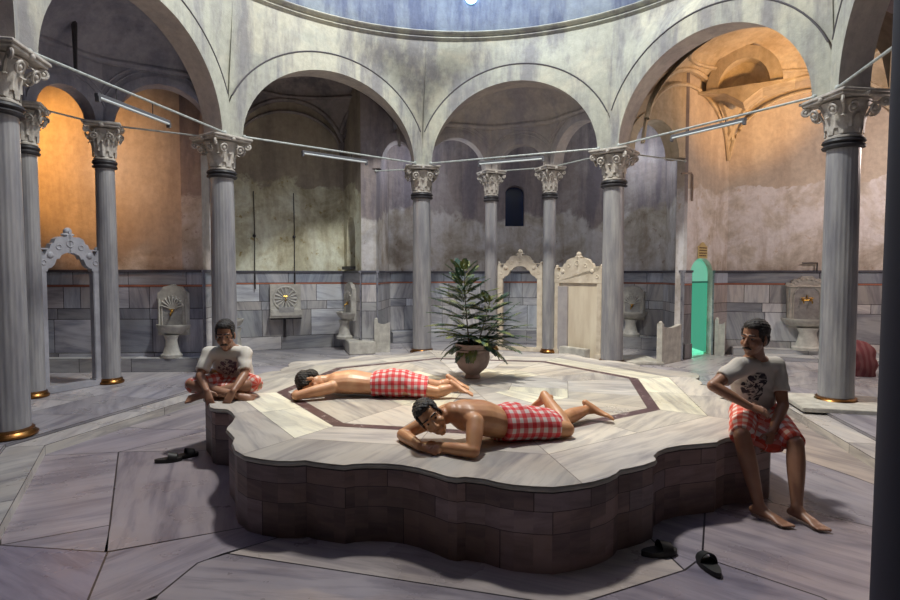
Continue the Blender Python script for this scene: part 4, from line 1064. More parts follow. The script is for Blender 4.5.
# ---------------------------------------------------------------- people
def loft(bm, st, side, caps=('round', 'round'), n=20):
    """elliptical tube: st = [(point, half width along side, half depth)], closed ends"""
    P = [Vector(s_[0]) for s_ in st]; side = Vector(side); rings = []
    def ring(c, rw, rd, d):
        s_ = (side - d * side.dot(d)).normalized(); u = d.cross(s_).normalized()
        return [bm.verts.new(c + s_ * (rw * math.cos(2 * PI * k / n)) + u * (rd * math.sin(2 * PI * k / n))) for k in range(n)]
    m = len(P)
    dirs = [(P[min(i + 1, m - 1)] - P[max(i - 1, 0)]).normalized() for i in range(m)]
    def capr(i, sgn):
        rw, rd = st[i][1], st[i][2]; e = min(rw, rd); out = []
        for q in (80, 60, 40, 20): 
            a = math.radians(q); out.append(ring(P[i] + dirs[i] * sgn * e * math.sin(a), rw * math.cos(a), rd * math.cos(a), dirs[i]))
        return out
    if caps[0] == 'round': rings += capr(0, -1)
    # smooth intermediate stations
    for i in range(m):
        rings.append(ring(P[i], st[i][1], st[i][2], dirs[i]))
        if i < m - 1:
            for t in (.25, .5, .75):
                p0, p1, p2, p3 = P[max(i - 1, 0)], P[i], P[i + 1], P[min(i + 2, m - 1)]
                c = .5 * ((2 * p1) + (p2 - p0) * t + (2 * p0 - 5 * p1 + 4 * p2 - p3) * t * t + (3 * p1 - p0 - 3 * p2 + p3) * t ** 3)
                f = t * t * (3 - 2 * t)
                rings.append(ring(c, st[i][1] + (st[i + 1][1] - st[i][1]) * f, st[i][2] + (st[i + 1][2] - st[i][2]) * f, dirs[i].lerp(dirs[i + 1], t).normalized()))
    if caps[1] == 'round': rings += capr(m - 1, 1)[::-1]
    for a, b in zip(rings, rings[1:]): bridge(bm, a, b)
    bm.faces.new(rings[0][::-1]); bm.faces.new(rings[-1])
def limb(bm, a, b, r0, r1, bulge=0, bp=.35, caps=('round', 'round')):
    a, b = Vector(a), Vector(b); d = (b - a).normalized(); sd_ = d.cross(V(0, 0, 1)); sd_ = sd_.normalized() if sd_.length > .1 else V(1, 0, 0)
    mid = r0 + (r1 - r0) * bp + bulge
    loft(bm, [(a, r0, r0), (a.lerp(b, bp), mid, mid), (b, r1, r1)], sd_, caps, 16)
def fuse(name, bm, m, parent, voxel=.006, it=6, disp=None, keep=None):
    """fuse the overlapping volumes into one continuous skin"""
    bmesh.ops.recalc_face_normals(bm, faces=bm.faces[:])
    me = bpy.data.meshes.new(name + '_raw'); bm.to_mesh(me); bm.free()
    o = bpy.data.objects.new(name + '_raw', me); C.objects.link(o)
    r = o.modifiers.new('r', 'REMESH'); r.mode = 'VOXEL'; r.voxel_size = voxel; r.use_smooth_shade = True
    sm = o.modifiers.new('s', 'SMOOTH'); sm.factor = .5; sm.iterations = it
    bpy.context.view_layer.update(); dg = bpy.context.evaluated_depsgraph_get()
    me2 = bpy.data.meshes.new_from_object(o.evaluated_get(dg)); bpy.data.objects.remove(o); bpy.data.meshes.remove(me)
    n = len(me2.vertices); co = np.empty(n * 3); me2.vertices.foreach_get('co', co); co = co.reshape(-1, 3)
    if disp:
        no = np.empty(n * 3); me2.vertices.foreach_get('normal', no); no = no.reshape(-1, 3); co = disp(co, no); me2.vertices.foreach_set('co', co.ravel())
    for p in me2.polygons: p.use_smooth = True
    me2.materials.clear(); me2.materials.append(m); me2.name = name; me2.update()
    o = bpy.data.objects.new(name, me2); C.objects.link(o)
    if parent: o.parent = parent; o.matrix_parent_inverse = parent.matrix_world.inverted()
    return o
def skin_mat(name, base, red):
    m, nt, b = new_mat(name)
    tc = N(nt, 'ShaderNodeTexCoord'); n1 = N(nt, 'ShaderNodeTexNoise', Scale=9, Detail=5); nt.links.new(tc.outputs['Object'], n1.inputs['Vector'])
    rp = ramp(nt, n1.outputs['Fac'], [(.3, red), (.65, base)]); nt.links.new(rp.outputs[0], b.inputs['Base Color'])
    b.inputs['Roughness'].default_value = .42; b.inputs['Subsurface Weight'].default_value = .06; b.inputs['Subsurface Radius'].default_value = (.02, .008, .004)
    return m
SK1 = skin_mat('skin_warm', (.68, .38, .22), (.56, .26, .14)); SK2 = skin_mat('skin_dark', (.36, .19, .12), (.28, .13, .08)); 
HAIR = noisy('black_hair', (.008, .006, .006), (.03, .022, .02), 60, .55, bump=.6, stretch=(1, 1, 3))
EYEW = simple('eye_white', (.34, .28, .25), .5); EYED = simple('eye_dark', (.02, .012, .01), .2)
def cloth_mat(name, A, B, rep):
    m, nt, b = new_mat(name)
    at = N(nt, 'ShaderNodeAttribute', attribute_name='chk'); sx = N(nt, 'ShaderNodeSeparateXYZ'); nt.links.new(at.outputs['Vector'], sx.inputs[0])
    outs = []
    for ax in ('X', 'Y'):
        w1 = N(nt, 'ShaderNodeMath', operation='MULTIPLY'); nt.links.new(sx.outputs[ax], w1.inputs[0]); w1.inputs[1].default_value = rep
        fr_ = N(nt, 'ShaderNodeMath', operation='FRACT'); nt.links.new(w1.outputs[0], fr_.inputs[0])
        r = ramp(nt, fr_.outputs[0], [(0, (0, 0, 0)), (.05, (1, 1, 1)), (.48, (1, 1, 1)), (.54, (0, 0, 0))]); outs.append(r.outputs[0])
    ad = N(nt, 'ShaderNodeMath', operation='ADD'); nt.links.new(outs[0], ad.inputs[0]); nt.links.new(outs[1], ad.inputs[1])
    hf = N(nt, 'ShaderNodeMath', operation='MULTIPLY'); nt.links.new(ad.outputs[0], hf.inputs[0]); hf.inputs[1].default_value = .5
    mid = tuple(A[i] * .75 + B[i] * .25 for i in range(3))
    rp = ramp(nt, hf.outputs[0], [(0, B), (.25, mid), (.5, mid), (.8, A)]); nt.links.new(rp.outputs[0], b.inputs['Base Color']); b.inputs['Roughness'].default_value = .85
    return m
CL1 = cloth_mat('check_cloth', (.60, .035, .045), (.66, .56, .54), 16); CL2 = cloth_mat('check_cloth_orange', (.62, .07, .04), (.78, .62, .56), 14)
def shirt_mat(name, base, ink):
    m, nt, b = new_mat(name)
    at = N(nt, 'ShaderNodeAttribute', attribute_name='prt')
    ln = N(nt, 'ShaderNodeVectorMath', operation='LENGTH'); nt.links.new(at.outputs['Vector'], ln.inputs[0])
    no = N(nt, 'ShaderNodeTexNoise', Scale=17.0, Detail=3, Distortion=1.4); nt.links.new(at.outputs['Vector'], no.inputs['Vector'])
    ad = N(nt, 'ShaderNodeMath', operation='MULTIPLY_ADD'); nt.links.new(no.outputs['Fac'], ad.inputs[0]); ad.inputs[1].default_value = .08; nt.links.new(ln.outputs['Value'], ad.inputs[2])
    disk = ramp(nt, ad.outputs[0], [(.118, (1, 1, 1)), (.126, (0, 0, 0))])
    scr = ramp(nt, no.outputs['Fac'], [(.46, (1, 1, 1)), (.49, (.25, .25, .25)), (.55, (.0, .0, .0)), (.58, (.9, .9, .9))])
    f = N(nt, 'ShaderNodeMath', operation='MULTIPLY'); nt.links.new(disk.outputs[0], f.inputs[0]); nt.links.new(scr.outputs[0], f.inputs[1])
    c = mixc(nt, f.outputs[0], base, ink); nt.links.new(c, b.inputs['Base Color']); b.inputs['Roughness'].default_value = .9
    return m
SH1 = shirt_mat('tshirt_grey', (.52, .48, .44), (.03, .025, .04)); SH2 = shirt_mat('tshirt_white', (.66, .62, .56), (.14, .10, .14))

def headM(c, face, up):
    """local x = face direction, z = up"""
    x = Vector(face).normalized(); z = Vector(up); z = (z - x * z.dot(x)).normalized(); y = z.cross(x)
    return Matrix(((x.x, y.x, z.x, c[0]), (x.y, y.y, z.y, c[1]), (x.z, y.z, z.z, c[2]), (0, 0, 0, 1)))
def head_prims(bm, M, k=1.0):
    def e(c, r): bmesh.ops.create_uvsphere(bm, u_segments=24, v_segments=16, radius=1, matrix=M @ Matrix.Translation(Vector(c) * k) @ Matrix.Diagonal((r[0] * k, r[1] * k, r[2] * k, 1)))
    e((-.015, 0, .035), (.097, .077, .088)); e((.02, 0, -.03), (.074, .062, .085)); e((.035, 0, -.082), (.050, .046, .036)); e((.072, 0, -.102), (.022, .024, .018))
    e((.055, .040, -.035), (.032, .026, .028)); e((.055, -.040, -.035), (.032, .026, .028))
    for s_ in (-1, 1):
        limb(bm, M @ V(.084 * k, s_ * .012 * k, .026 * k), M @ V(.070 * k, s_ * .052 * k, .022 * k), .011 * k, .009 * k)
        e((-.004, s_ * .080, -.012), (.019, .009, .033)); e((.006, s_ * .078, -.035), (.010, .008, .012))
        e((.108, s_ * .013, -.038), (.012, .009, .009))
    limb(bm, M @ V(.086 * k, 0, .012 * k), M @ V(.117 * k, 0, -.034 * k), .010 * k, .013 * k)
    limb(bm, M @ V(.090 * k, -.020 * k, -.068 * k), M @ V(.090 * k, .020 * k, -.068 * k), .008 * k, .008 * k); limb(bm, M @ V(.088 * k, -.016 * k, -.080 * k), M @ V(.088 * k, .016 * k, -.080 * k), .009 * k, .009 * k)
def head_extras(t, M, k=1.0, mous=True, sleepy=False):
    def chk(nm, m, fn, vox=.004, it=3):
        bm = bmesh.new(); fn(bm); return fuse(nm, bm, m, t, vox, it)
    def e(bm, c, r): bmesh.ops.create_uvsphere(bm, u_segments=24, v_segments=16, radius=1, matrix=M @ Matrix.Translation(Vector(c) * k) @ Matrix.Diagonal((r[0] * k, r[1] * k, r[2] * k, 1)))
    def hair(bm):
        e(bm, (-.030, 0, .052), (.098, .084, .088)); e(bm, (-.055, 0, -.005), (.066, .076, .080)); e(bm, (.022, 0, .098), (.056, .062, .034))
        for s_ in (-1, 1): e(bm, (.022, s_ * .066, .045), (.030, .014, .042)); e(bm, (.014, s_ * .073, .005), (.012, .008, .030))
    def dis(co, no):
        h = np.sin(co[:, 0] * 190 + co[:, 2] * 80) * np.sin(co[:, 1] * 170 + 1.3) + np.sin(co[:, 2] * 230 + co[:, 1] * 120); return co + no * (h * .0016)[:, None]
    bm = bmesh.new(); hair(bm); fuse('hair', bm, HAIR, t, .005, 3, dis)
    if mous: chk('moustache', HAIR, lambda bm: [limb(bm, M @ V(.103 * k, 0, -.056 * k), M @ V(.090 * k, s_ * .030 * k, -.066 * k), .010 * k, .006 * k) for s_ in (-1, 1)])
    for s_ in (-1, 1):
        chk('eyebrow', HAIR, lambda bm: limb(bm, M @ V(.092 * k, s_ * .015 * k, .034 * k), M @ V(.076 * k, s_ * .053 * k, .032 * k), .0055 * k, .004 * k), .003, 1)
        bm = bmesh.new(); e(bm, (.0755, s_ * .032, .006), (.0115, .0125, .0055)); o_ = obj('eye', bm, EYEW, t, True); o_.matrix_parent_inverse = t.matrix_world.inverted()
        bm = bmesh.new(); e(bm, (.0840, s_ * .032, .005), (.0045, .0062, .0056)); p_ = obj('iris', bm, EYED, o_, True)
def hand(bm, wrist, d, back, thumb, curl=.5, k=1.0, spread=.10):
    """palm + four bent fingers + thumb leaving the side of the palm; back = normal of the back of the hand"""
    w = Vector(wrist); d = Vector(d).normalized(); back = Vector(back); back = (back - d * back.dot(d)).normalized(); s_ = Vector(thumb); s_ = (s_ - d * s_.dot(d) - back * s_.dot(back)).normalized()
    kn = w + d * .092 * k
    loft(bm, [(w - d * .01, .028 * k, .021 * k), (w + d * .035 * k, .036 * k, .018 * k), (kn, .041 * k, .014 * k)], s_, n=16)
    for i, (o_, L) in enumerate(((.030, .074), (.010, .083), (-.010, .077), (-.029, .060))):
        p = kn + s_ * o_ * k - d * (.004 * abs(i - 1)) - back * .001; dd = (d + s_ * o_ * spread * 12).normalized(); a = 0
        for j, fr_ in enumerate((.45, .32, .23)):
            a += curl * (.55, .75, .5)[j]; v = dd * math.cos(a) - back * math.sin(a); q = p + v * L * fr_ * k
            limb(bm, p, q, (.0095 - .0008 * j) * k, (.0088 - .0008 * j) * k); p = q
    p = w + d * .022 * k + s_ * .026 * k - back * .004
    q = p + (d * .55 + s_ * .75 - back * .25).normalized() * .045 * k; r = q + (d * .85 + s_ * .25 - back * .35).normalized() * .036 * k
    limb(bm, p, q, .0135 * k, .0105 * k); limb(bm, q, r, .0105 * k, .0085 * k)
def foot(bm, ankle, toe, up, k=1.0):
    """ankle joint, direction point of the toes, up = dorsum side"""
    a = Vector(ankle); d = (Vector(toe) - a); u = Vector(up); d = (d - u * d.dot(u) / u.dot(u)); d.normalize(); u = (u - d * u.dot(d)).normalized(); s_ = d.cross(u)
    sole = a - u * .062 * k
    loft(bm, [(sole - d * .045 * k + u * .026 * k, .030 * k, .026 * k), (sole + d * .03 * k + u * .034 * k, .031 * k, .034 * k), (sole + d * .10 * k + u * .028 * k, .038 * k, .025 * k), (sole + d * .155 * k + u * .016 * k, .045 * k, .015 * k), (sole + d * .17 * k + u * .013 * k, .043 * k, .012 * k)], s_, n=18)
    limb(bm, a + u * .01 * k, sole + u * .035 * k - d * .02 * k, .036 * k, .033 * k); limb(bm, a + u * .01 * k, sole + u * .035 * k + d * .05 * k, .034 * k, .030 * k)
    for i, o_ in enumerate((-.034, -.014, .003, .018, .032)):
        L = (.055, .048, .044, .038, .032)[i]; r = (.0125, .009, .0085, .008, .0075)[i]
        p = sole + d * .160 * k + s_ * o_ * k + u * .013 * k; limb(bm, p, p + d * L * k - u * .002, r * k, r * .9 * k)
def set_attr(o, name, vals):
    a = o.data.attributes.new(name, 'FLOAT_VECTOR', 'POINT'); a.data.foreach_set('vector', np.asarray(vals, dtype=np.float32).ravel())
def chk_attr(o, segs):
    """cloth coordinates: length along and girth round the nearest limb axis. segs = [(a, b, ref, offset, radius)]"""
    n = len(o.data.vertices); co = np.empty(n * 3); o.data.vertices.foreach_get('co', co); co = co.reshape(-1, 3)
    best = np.full(n, 1e9); out = np.zeros((n, 3))
    for (a, b, ref, off, R) in segs:
        a = np.array(a, float); b = np.array(b, float); L = np.linalg.norm(b - a); d = (b - a) / L; ref = np.array(ref, float); ref -= d * ref.dot(d); ref /= np.linalg.norm(ref); w2 = np.cross(d, ref)
        t = np.clip((co - a) @ d, 0, L); r = co - a - np.outer(t, d); dist = np.linalg.norm(r, axis=1) - R
        ang = np.arctan2(r @ w2, r @ ref); m = dist < best; best[m] = dist[m]
        out[m, 0] = ((co - a) @ d)[m] + off; out[m, 1] = (ang * R)[m]; out[m, 2] = 0
    set_attr(o, 'chk', out)
def folds(dirv, f=70, amp=.004, seed=0):
    dv = np.array(Vector(dirv).normalized())
    def fn(co, no):
        t = co @ dv; u = co @ np.array([.31, -.52, .79]); h = np.sin(t * f + 3 * np.sin(u * 14 + seed)) * .6 + np.sin(u * f * .6 + 2 * np.sin(t * 17 + seed)) * .5
        return co + no * (h * amp)[:, None]
    return fn
def person(name, loc, label):
    t = empty(name, loc, 0, label, 'person'); bpy.context.view_layer.update(); return t

# --- man sitting on the right edge of the platform
t = person('person', (2.42, 4.40, ZT), 'man in grey printed T-shirt and red checked cloth seated on the right platform edge')
hipc = V(2.42, 4.42, .51); hR, hL = V(2.31, 4.36, .49), V(2.52, 4.44, .49); kR, kL = V(2.10, 3.98, .42), V(2.50, 4.00, .36); aR, aL = V(2.17, 3.86, -.045), V(2.41, 3.82, -.045)
chest = V(2.37, 4.36, .78); nk = V(2.355, 4.30, .955); sR, sL = V(2.185, 4.20, .885), V(2.56, 4.37, .865); eR, eL = V(1.93, 4.08, .765), V(2.56, 4.26, .575); wR, wL = V(2.15, 3.99, .635), V(2.37, 4.08, .42)
hc = V(2.315, 4.24, 1.10); sv = (sL - sR).normalized()
Mh = headM(hc, (-.86, -.50, -.10), (-.03, -.10, 1))
bm = bmesh.new(); head_prims(bm, Mh, 1.05)
loft(bm, [(hipc + V(0, 0, -.03), .165, .115), (hipc + V(0, -.01, .08), .155, .11), (hipc.lerp(chest, .5), .145, .105), (chest, .165, .115), (chest.lerp(nk, .6), .155, .095), (nk, .075, .065)], sv)
limb(bm, nk + V(0, 0, -.03), hc + V(.02, .02, -.04), .062, .056)
for a, b, c in ((sR, eR, wR), (sL, eL, wL)):
    limb(bm, a, b, .056, .040, .004); limb(bm, b, c, .041, .028, .004, .3)
    limb(bm, nk + V(0, 0, -.06), a, .055, .055)
for a, b, c in ((hR, kR, aR), (hL, kL, aL)):
    limb(bm, a, b, .088, .058); limb(bm, b, c, .056, .036, .012, .3)
hand(bm, wR, (.85, -.18, -.25), (-.1, -.5, .85), (.3, -.2, .9), .5)
hand(bm, wL, (-.35, -.35, -.85), (.4, -.8, .2), (-.8, -.4, .1), .55)
foot(bm, aR, aR + V(.10, -.22, 0), (0, 0, 1), 1.05); foot(bm, aL, aL + V(.07, -.28, 0), (0, 0, 1), 1.05)
fuse('body', bm, SK2, t, .005, 7); head_extras(t, Mh, 1.05)
bm = bmesh.new(); sr = sv
loft(bm, [(hipc + V(0, 0, .03), .178, .135), (hipc + V(0, -.015, .12), .176, .135), (hipc.lerp(chest, .6), .172, .130), (chest, .185, .132), (chest.lerp(nk, .62), .170, .108), (nk + V(0, .01, -.025), .088, .078)], sr, ('round', 'flat'))
for a, b in ((sR, eR), (sL, eL)):
    limb(bm, nk + V(0, 0, -.07), a, .068, .072); limb(bm, a, a.lerp(b, .66), .074, .064, caps=('round', 'flat'))
o = fuse('t_shirt', bm, SH1, t, .007, 4, folds((.3, .2, 1), 46, .0045))
n = len(o.data.vertices); co = np.empty(n * 3); o.data.vertices.foreach_get('co', co); co = co.reshape(-1, 3)
fd = np.array([-.42, -.90, 0.]); rt = np.array([.90, -.42, 0.]); pc = np.array([2.35, 4.24, .725]); rel = (co - pc) * .78
u_ = rel @ rt; v_ = rel[:, 2]; off = np.where(rel @ fd > -.02, 0, 5); set_attr(o, 'prt', np.stack([u_, v_, off], 1))
bm = bmesh.new()
loft(bm, [(hipc + V(0, 0, -.06), .18, .135), (hipc + V(0, 0, .06), .175, .13)], sv)
limb(bm, hR, hR.lerp(kR, .98), .108, .080, caps=('round', 'flat')); limb(bm, hL, hL.lerp(kL, .98), .108, .080, caps=('round', 'flat'))
m0, m1 = (hR + hL) / 2, (kR + kL) / 2
loft(bm, [(m0 + V(0, -.05, .0), .10, .05), (m0.lerp(m1, .6) + V(0, 0, -.03), .12, .045), (m1 + V(.02, .06, -.07), .13, .03)], (kL - kR), n=16)
o = fuse('checked_cloth', bm, CL2, t, .007, 4, folds((.9, .3, -.2), 45, .0065))
chk_attr(o, [(hR, kR, (0, 0, 1), 0, .085), (hL, kL, (0, 0, 1), 0, .085), (hipc + V(0, 0, .1), hipc, (1, 0, 0), -.1, .16)])

# --- man seated cross-legged on the left corner
t = person('person', (-2.2, 5.6, ZT), 'man in white printed T-shirt sitting cross-legged at the left corner of the platform')
hipc = V(-2.18, 5.66, .50); hR, hL = V(-2.27, 5.62, .49), V(-2.09, 5.62, .49); kR, kL = V(-2.49, 5.36, .52), V(-1.88, 5.38, .52); aR, aL = V(-2.06, 5.24, .445), V(-2.30, 5.26, .45)
chest = V(-2.20, 5.60, .72); nk = V(-2.20, 5.52, .875); sR, sL = V(-2.375, 5.50, .805), V(-2.03, 5.51, .805); eR, eL = V(-2.41, 5.36, .61), V(-1.99, 5.38, .61); wR, wL = V(-2.265, 5.17, .50), V(-2.02, 5.17, .495)
hc = V(-2.185, 5.42, .995); Mh = headM(hc, (.22, -.93, -.22), (.02, -.15, 1)); sv = V(1, 0, 0)
bm = bmesh.new(); head_prims(bm, Mh, 1.08)
loft(bm, [(hipc, .165, .12), (hipc + V(0, 0, .09), .155, .115), (chest, .165, .115), (chest.lerp(nk, .6), .15, .095), (nk, .072, .065)], sv)
limb(bm, nk + V(0, 0, -.03), hc + V(0, .03, -.04), .062, .056)
for a, b, c in ((sR, eR, wR), (sL, eL, wL)):
    limb(bm, a, b, .054, .040, .004); limb(bm, b, c, .041, .028, .004, .3); limb(bm, nk + V(0, 0, -.06), a, .055, .055)
for a, b, c in ((hR, kR, aR), (hL, kL, aL)):
    limb(bm, a, b, .09, .060); limb(bm, b, c, .056, .036, .010, .3)
hand(bm, wR, (.35, -.35, -.75), (.0, -.85, .3), (.8, .0, -.1), .45); hand(bm, wL, (-.35, -.35, -.75), (0, -.85, .3), (-.8, 0, -.1), .45)
foot(bm, aR + V(0, 0, .01), aR + V(.2, -.03, .0), (.0, -.75, .65), 1.0); foot(bm, aL + V(0, 0, .01), aL + V(-.2, -.05, 0), (.0, -.75, .65), 1.0)
fuse('body', bm, SK2, t, .005, 7); head_extras(t, Mh, 1.08)
bm = bmesh.new()
loft(bm, [(hipc + V(0, 0, .03), .178, .138), (hipc + V(0, 0, .11), .175, .138), (chest, .182, .130), (chest.lerp(nk, .6), .165, .106), (nk + V(0, .01, -.02), .088, .078)], sv, ('round', 'flat'))
for a, b in ((sR, eR), (sL, eL)):
    limb(bm, nk + V(0, 0, -.07), a, .066, .070); limb(bm, a, a.lerp(b, .80), .072, .064, caps=('round', 'flat'))
o = fuse('t_shirt', bm, SH2, t, .007, 4, folds((.2, .3, 1), 46, .0045, 2))
n = len(o.data.vertices); co = np.empty(n * 3); o.data.vertices.foreach_get('co', co); co = co.reshape(-1, 3)
rel = (co - np.array([-2.19, 5.5, .64])) * .8; set_attr(o, 'prt', np.stack([rel[:, 0], rel[:, 2], np.where(rel[:, 1] < .02, 0, 5)], 1))
bm = bmesh.new(); loft(bm, [(hipc + V(0, 0, -.02), .18, .14), (hipc + V(0, 0, .06), .175, .135)], sv)
limb(bm, hR, hR.lerp(kR, .92), .112, .082, caps=('round', 'round')); limb(bm, hL, hL.lerp(kL, .92), .112, .082, caps=('round', 'round'))
loft(bm, [(V(-2.18, 5.56, .50), .14, .07), (V(-2.18, 5.40, .47), .15, .05), (V(-2.18, 5.32, .455), .10, .03)], sv, n=16)
o = fuse('checked_cloth', bm, CL2, t, .007, 4, folds((1, .3, .1), 45, .007, 1))
chk_attr(o, [(hR, kR, (0, 0, 1), 0, .085), (hL, kL, (0, 0, 1), 0, .085), (V(-2.18, 5.6, .5), V(-2.18, 5.3, .46), (0, 0, 1), 0, .1)])

# --- man lying face down at the back
t = person('person', (-.6, 5.45, ZT), 'bare-backed man in red checked cloth lying face down, nearer the potted plant')
Z0 = ZT
hc = V(-1.36, 5.42, .535); Mh = headM(hc, (.28, -.42, -.86), (-1, -.15, -.12))
sN, sF = V(-1.13, 5.34, .50), V(-1.17, 5.68, .50); eN, eF = V(-1.44, 5.20, .445), V(-1.50, 5.74, .44); wN, wF = V(-1.50, 5.42, .43), V(-1.42, 5.50, .455)
pel = V(-.55, 5.47, .515); hN, hF = V(-.50, 5.39, .50), V(-.50, 5.57, .505); kN, kF = V(-.12, 5.33, .452), V(-.10, 5.62, .452); aN, aF = V(.03, 5.36, .49), V(.0, 5.66, .49)
sv = V(0, 1, 0)
bm = bmesh.new(); head_prims(bm, Mh, 1.05)
loft(bm, [(V(-1.20, 5.50, .52), .10, .075), (V(-1.12, 5.50, .515), .185, .105), (V(-.98, 5.50, .52), .185, .118), (V(-.80, 5.49, .505), .155, .105), (V(-.66, 5.48, .50), .150, .10), (pel, .165, .118), (V(-.45, 5.48, .50), .15, .105)], sv)
limb(bm, V(-1.18, 5.49, .53), hc, .062, .055)
for a, b, c in ((sN, eN, wN), (sF, eF, wF)):
    limb(bm, a, b, .060, .042, .004); limb(bm, b, c, .042, .030, .004, .3); limb(bm, V(-1.10, 5.5, .52), a, .075, .062)
for a, b, c in ((hN, kN, aN), (hF, kF, aF)):
    limb(bm, a, b, .088, .056); limb(bm, b, c, .052, .036, .012, .3)
hand(bm, wN, (-.05, 1, .05), (-.2, 0, 1), (-1, 0, 0), .2); hand(bm, wF, (.02, -1, -.1), (-.2, 0, 1), (-1, 0, 0), .2)
foot(bm, aN, aN + V(.8, -.4, -.5), (-.45, .1, -.85), 1.0); foot(bm, aF, aF + V(.8, -.35, -.5), (-.45, .1, -.85), 1.0)
fuse('body', bm, SK1, t, .005, 8)
head_extras(t, Mh, 1.05, False)
bm = bmesh.new()
loft(bm, [(V(-.76, 5.48, .50), .168, .120), (pel, .186, .142), (V(-.40, 5.48, .50), .195, .125), (V(-.32, 5.47, .485), .205, .11), (V(-.22, 5.47, .472), .215, .098)], sv, ('flat', 'flat'), 28)
o = fuse('checked_cloth', bm, CL1, t, .007, 3, folds((1, .25, 0), 45, .007, 3))
chk_attr(o, [((-.75, 5.48, .49), (-.1, 5.48, .49), (0, 0, 1), 0, .16)])

# --- man lying on his side-front in the foreground, head raised on folded forearms
t = person('person', (.3, 3.95, ZT), 'bare-chested man in red checked cloth lying in front, face towards the viewer')
hc = V(-.13, 3.78, .605); Mh = headM(hc, (.16, -.97, -.06), (-.66, -.04, .74))
sN, sF = V(.17, 3.73, .585), V(-.02, 4.02, .585); eN, eF = V(.15, 3.57, .44), V(-.34, 3.97, .432); wN, wF = V(-.09, 3.70, .430), V(-.20, 3.72, .428)
pel = V(.47, 4.05, .50); hN, hF = V(.48, 3.98, .49), V(.54, 4.16, .49); kN, kF = V(.85, 4.04, .452), V(.90, 4.36, .45); aN, aF = V(.75, 4.40, .62), V(1.13, 4.55, .475)
ax = V(.84, .50, 0).normalized(); sv = V(-ax.y, ax.x, 0)
bm = bmesh.new(); head_prims(bm, Mh, 1.05)
loft(bm, [(V(.02, 3.86, .62), .10, .075), (V(.10, 3.89, .595), .175, .110), (V(.22, 3.94, .565), .172, .125), (V(.34, 3.99, .52), .150, .115), (V(.40, 4.02, .505), .150, .108), (pel, .160, .12), (V(.56, 4.10, .49), .15, .10)], sv)
limb(bm, V(.03, 3.86, .62), hc + V(.03, .02, -.02), .060, .055)
for a, b, c in ((sN, eN, wN), (sF, eF, wF)):
    limb(bm, a, b, .062, .043, .004); limb(bm, b, c, .044, .030, .005, .3); limb(bm, V(.09, 3.89, .60), a, .08, .062)
limb(bm, hN, kN, .085, .058); limb(bm, kN, aN, .054, .037, .012, .3); limb(bm, hF, kF, .088, .056); limb(bm, kF, aF, .052, .036, .012, .3)
hand(bm, wN, (-.85, .35, 0), (-.1, -.3, 1), (.3, .9, 0), .35); hand(bm, wF, (.75, -.55, .02), (-.1, -.6, .8), (-.3, .4, .8), .3)
foot(bm, aN, aN + V(-.12, .16, .10), (.75, .2, .6) if False else (-.2, .5, .7), .95); foot(bm, aF, aF + V(.8, -.5, -.5), (-.45, .1, -.85), 1.0)
fuse('body', bm, skin_mat('skin_tan', (.58, .30, .15), (.46, .20, .10)), t, .005, 8)
head_extras(t, Mh, 1.05, False)
bm = bmesh.new()
loft(bm, [(V(.34, 3.98, .515), .165, .128), (pel, .182, .142), (V(.61, 4.09, .49), .180, .118), (V(.73, 4.12, .475), .175, .102)], sv, ('flat', 'round'), 28)
limb(bm, hN, hN.lerp(kN, .84), .105, .076, caps=('round', 'flat')); limb(bm, hF, hF.lerp(kF, .55), .10, .085, caps=('round', 'flat'))
o = fuse('checked_cloth', bm, CL1, t, .007, 3, folds((.84, .5, .1), 42, .0075, 4))
chk_attr(o, [((.4, 4.02, .49), (.9, 4.2, .46), (0, 0, 1), 0, .15)])

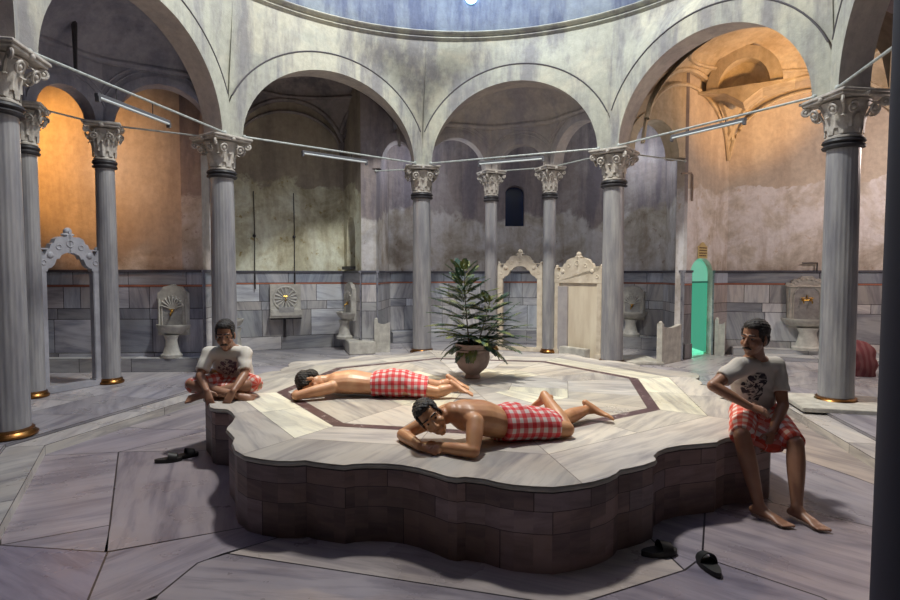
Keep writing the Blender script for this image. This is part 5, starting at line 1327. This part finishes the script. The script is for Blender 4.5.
# ---------------------------------------------------------------- lights
def light(kind, name, loc, power, col, size=.3, target=None, **k):
    l = bpy.data.lights.new(name, kind); l.energy = power; l.color = col
    if kind == 'AREA': l.shape = 'DISK'; l.size = size
    else: l.shadow_soft_size = size
    for a_, v in k.items(): setattr(l, a_, v)
    o_ = bpy.data.objects.new(name, l); C.objects.link(o_); o_.location = loc
    if target: o_.rotation_euler = (Vector(target) - Vector(loc)).to_track_quat('-Z', 'Y').to_euler()
    return o_
light('AREA', 'dome_daylight', (.0, 6.7, 9.4), 720, (.96, .96, .90), .8)
light('SPOT', 'platform_fill_spot', (.0, 6.6, 9.3), 1700, (1.0, .90, .66), .35, (1.0, 7.9, 0), spot_size=.98, spot_blend=.55)  # spot added to brighten platform and back while the sides stay dark
light('POINT', 'dome_glow_fill', (.4, 9.4, 7.5), 60, (.25, .60, 1.0), .3)  # unseen point light added to make the blue glow on the dome
light('SPOT', 'warm_lamp', (-2.4, 9.0, 5.2), 520, (1.0, .70, .36), .12, (.5, 5.6, .4), spot_size=.8, spot_blend=.8)
light('SPOT', 'orange_lamp_left', (-7.2, 7.7, 3.9), 300, (1.0, .42, .08), .05, (-6.4, 9.3, 3.5), spot_size=1.5, spot_blend=.7)
light('SPOT', 'orange_lamp_right', (6.3, 8.3, 3.9), 260, (1.0, .52, .16), .12, (5.5, 11.1, 5.3), spot_size=1.3, spot_blend=.8)
light('POINT', 'back_alcove_fill', (-.7, 12.2, 4.1), 30, (.84, .90, 1.0), .15)  # hidden fill added to lift the dark back alcove
light('POINT', 'side_alcove_fill', (3.7, 11.6, 4.1), 26, (.85, .92, 1.0), .15)  # hidden cool fill added for the wall right of the alcove
light('POINT', 'right_bay_fill', (7.6, 7.9, 3.6), 190, (1.0, .82, .74), .3)  # unseen pinkish fill added to brighten the right wall
light('POINT', 'left_bay_lamp', (-5.6, 8.6, 3.4), 10, (1.0, .82, .66), .2)
light('POINT', 'green_room_lamp', (5.2, 11.7, 1.9), 70, (.25, 1.0, .70), .1)
w = bpy.data.worlds.new('night'); S.world = w; w.use_nodes = True
w.node_tree.nodes['Background'].inputs[0].default_value = (.25, .3, .6, 1); w.node_tree.nodes['Background'].inputs[1].default_value = .03
light('AREA', 'blue_side_fill', (-2.0, 2.9, 8.0), 60, (.60, .50, 1.0), 1.5, (-2.2, 3.8, 0))  # invisible blue fill added over the front left floor

# ---------------------------------------------------------------- camera
cam = bpy.data.cameras.new('camera'); co = bpy.data.objects.new('camera', cam); C.objects.link(co)
cam.sensor_width = 36; cam.lens = 36 * 560 / 900; cam.clip_start = .05
co.location = (0, 0, 1.58); co.rotation_euler = (math.radians(90 - 2.6), 0, 0)
S.camera = co
S.view_settings.view_transform = 'Standard'; S.view_settings.look = 'None'; S.view_settings.exposure = 0; S.view_settings.gamma = 1
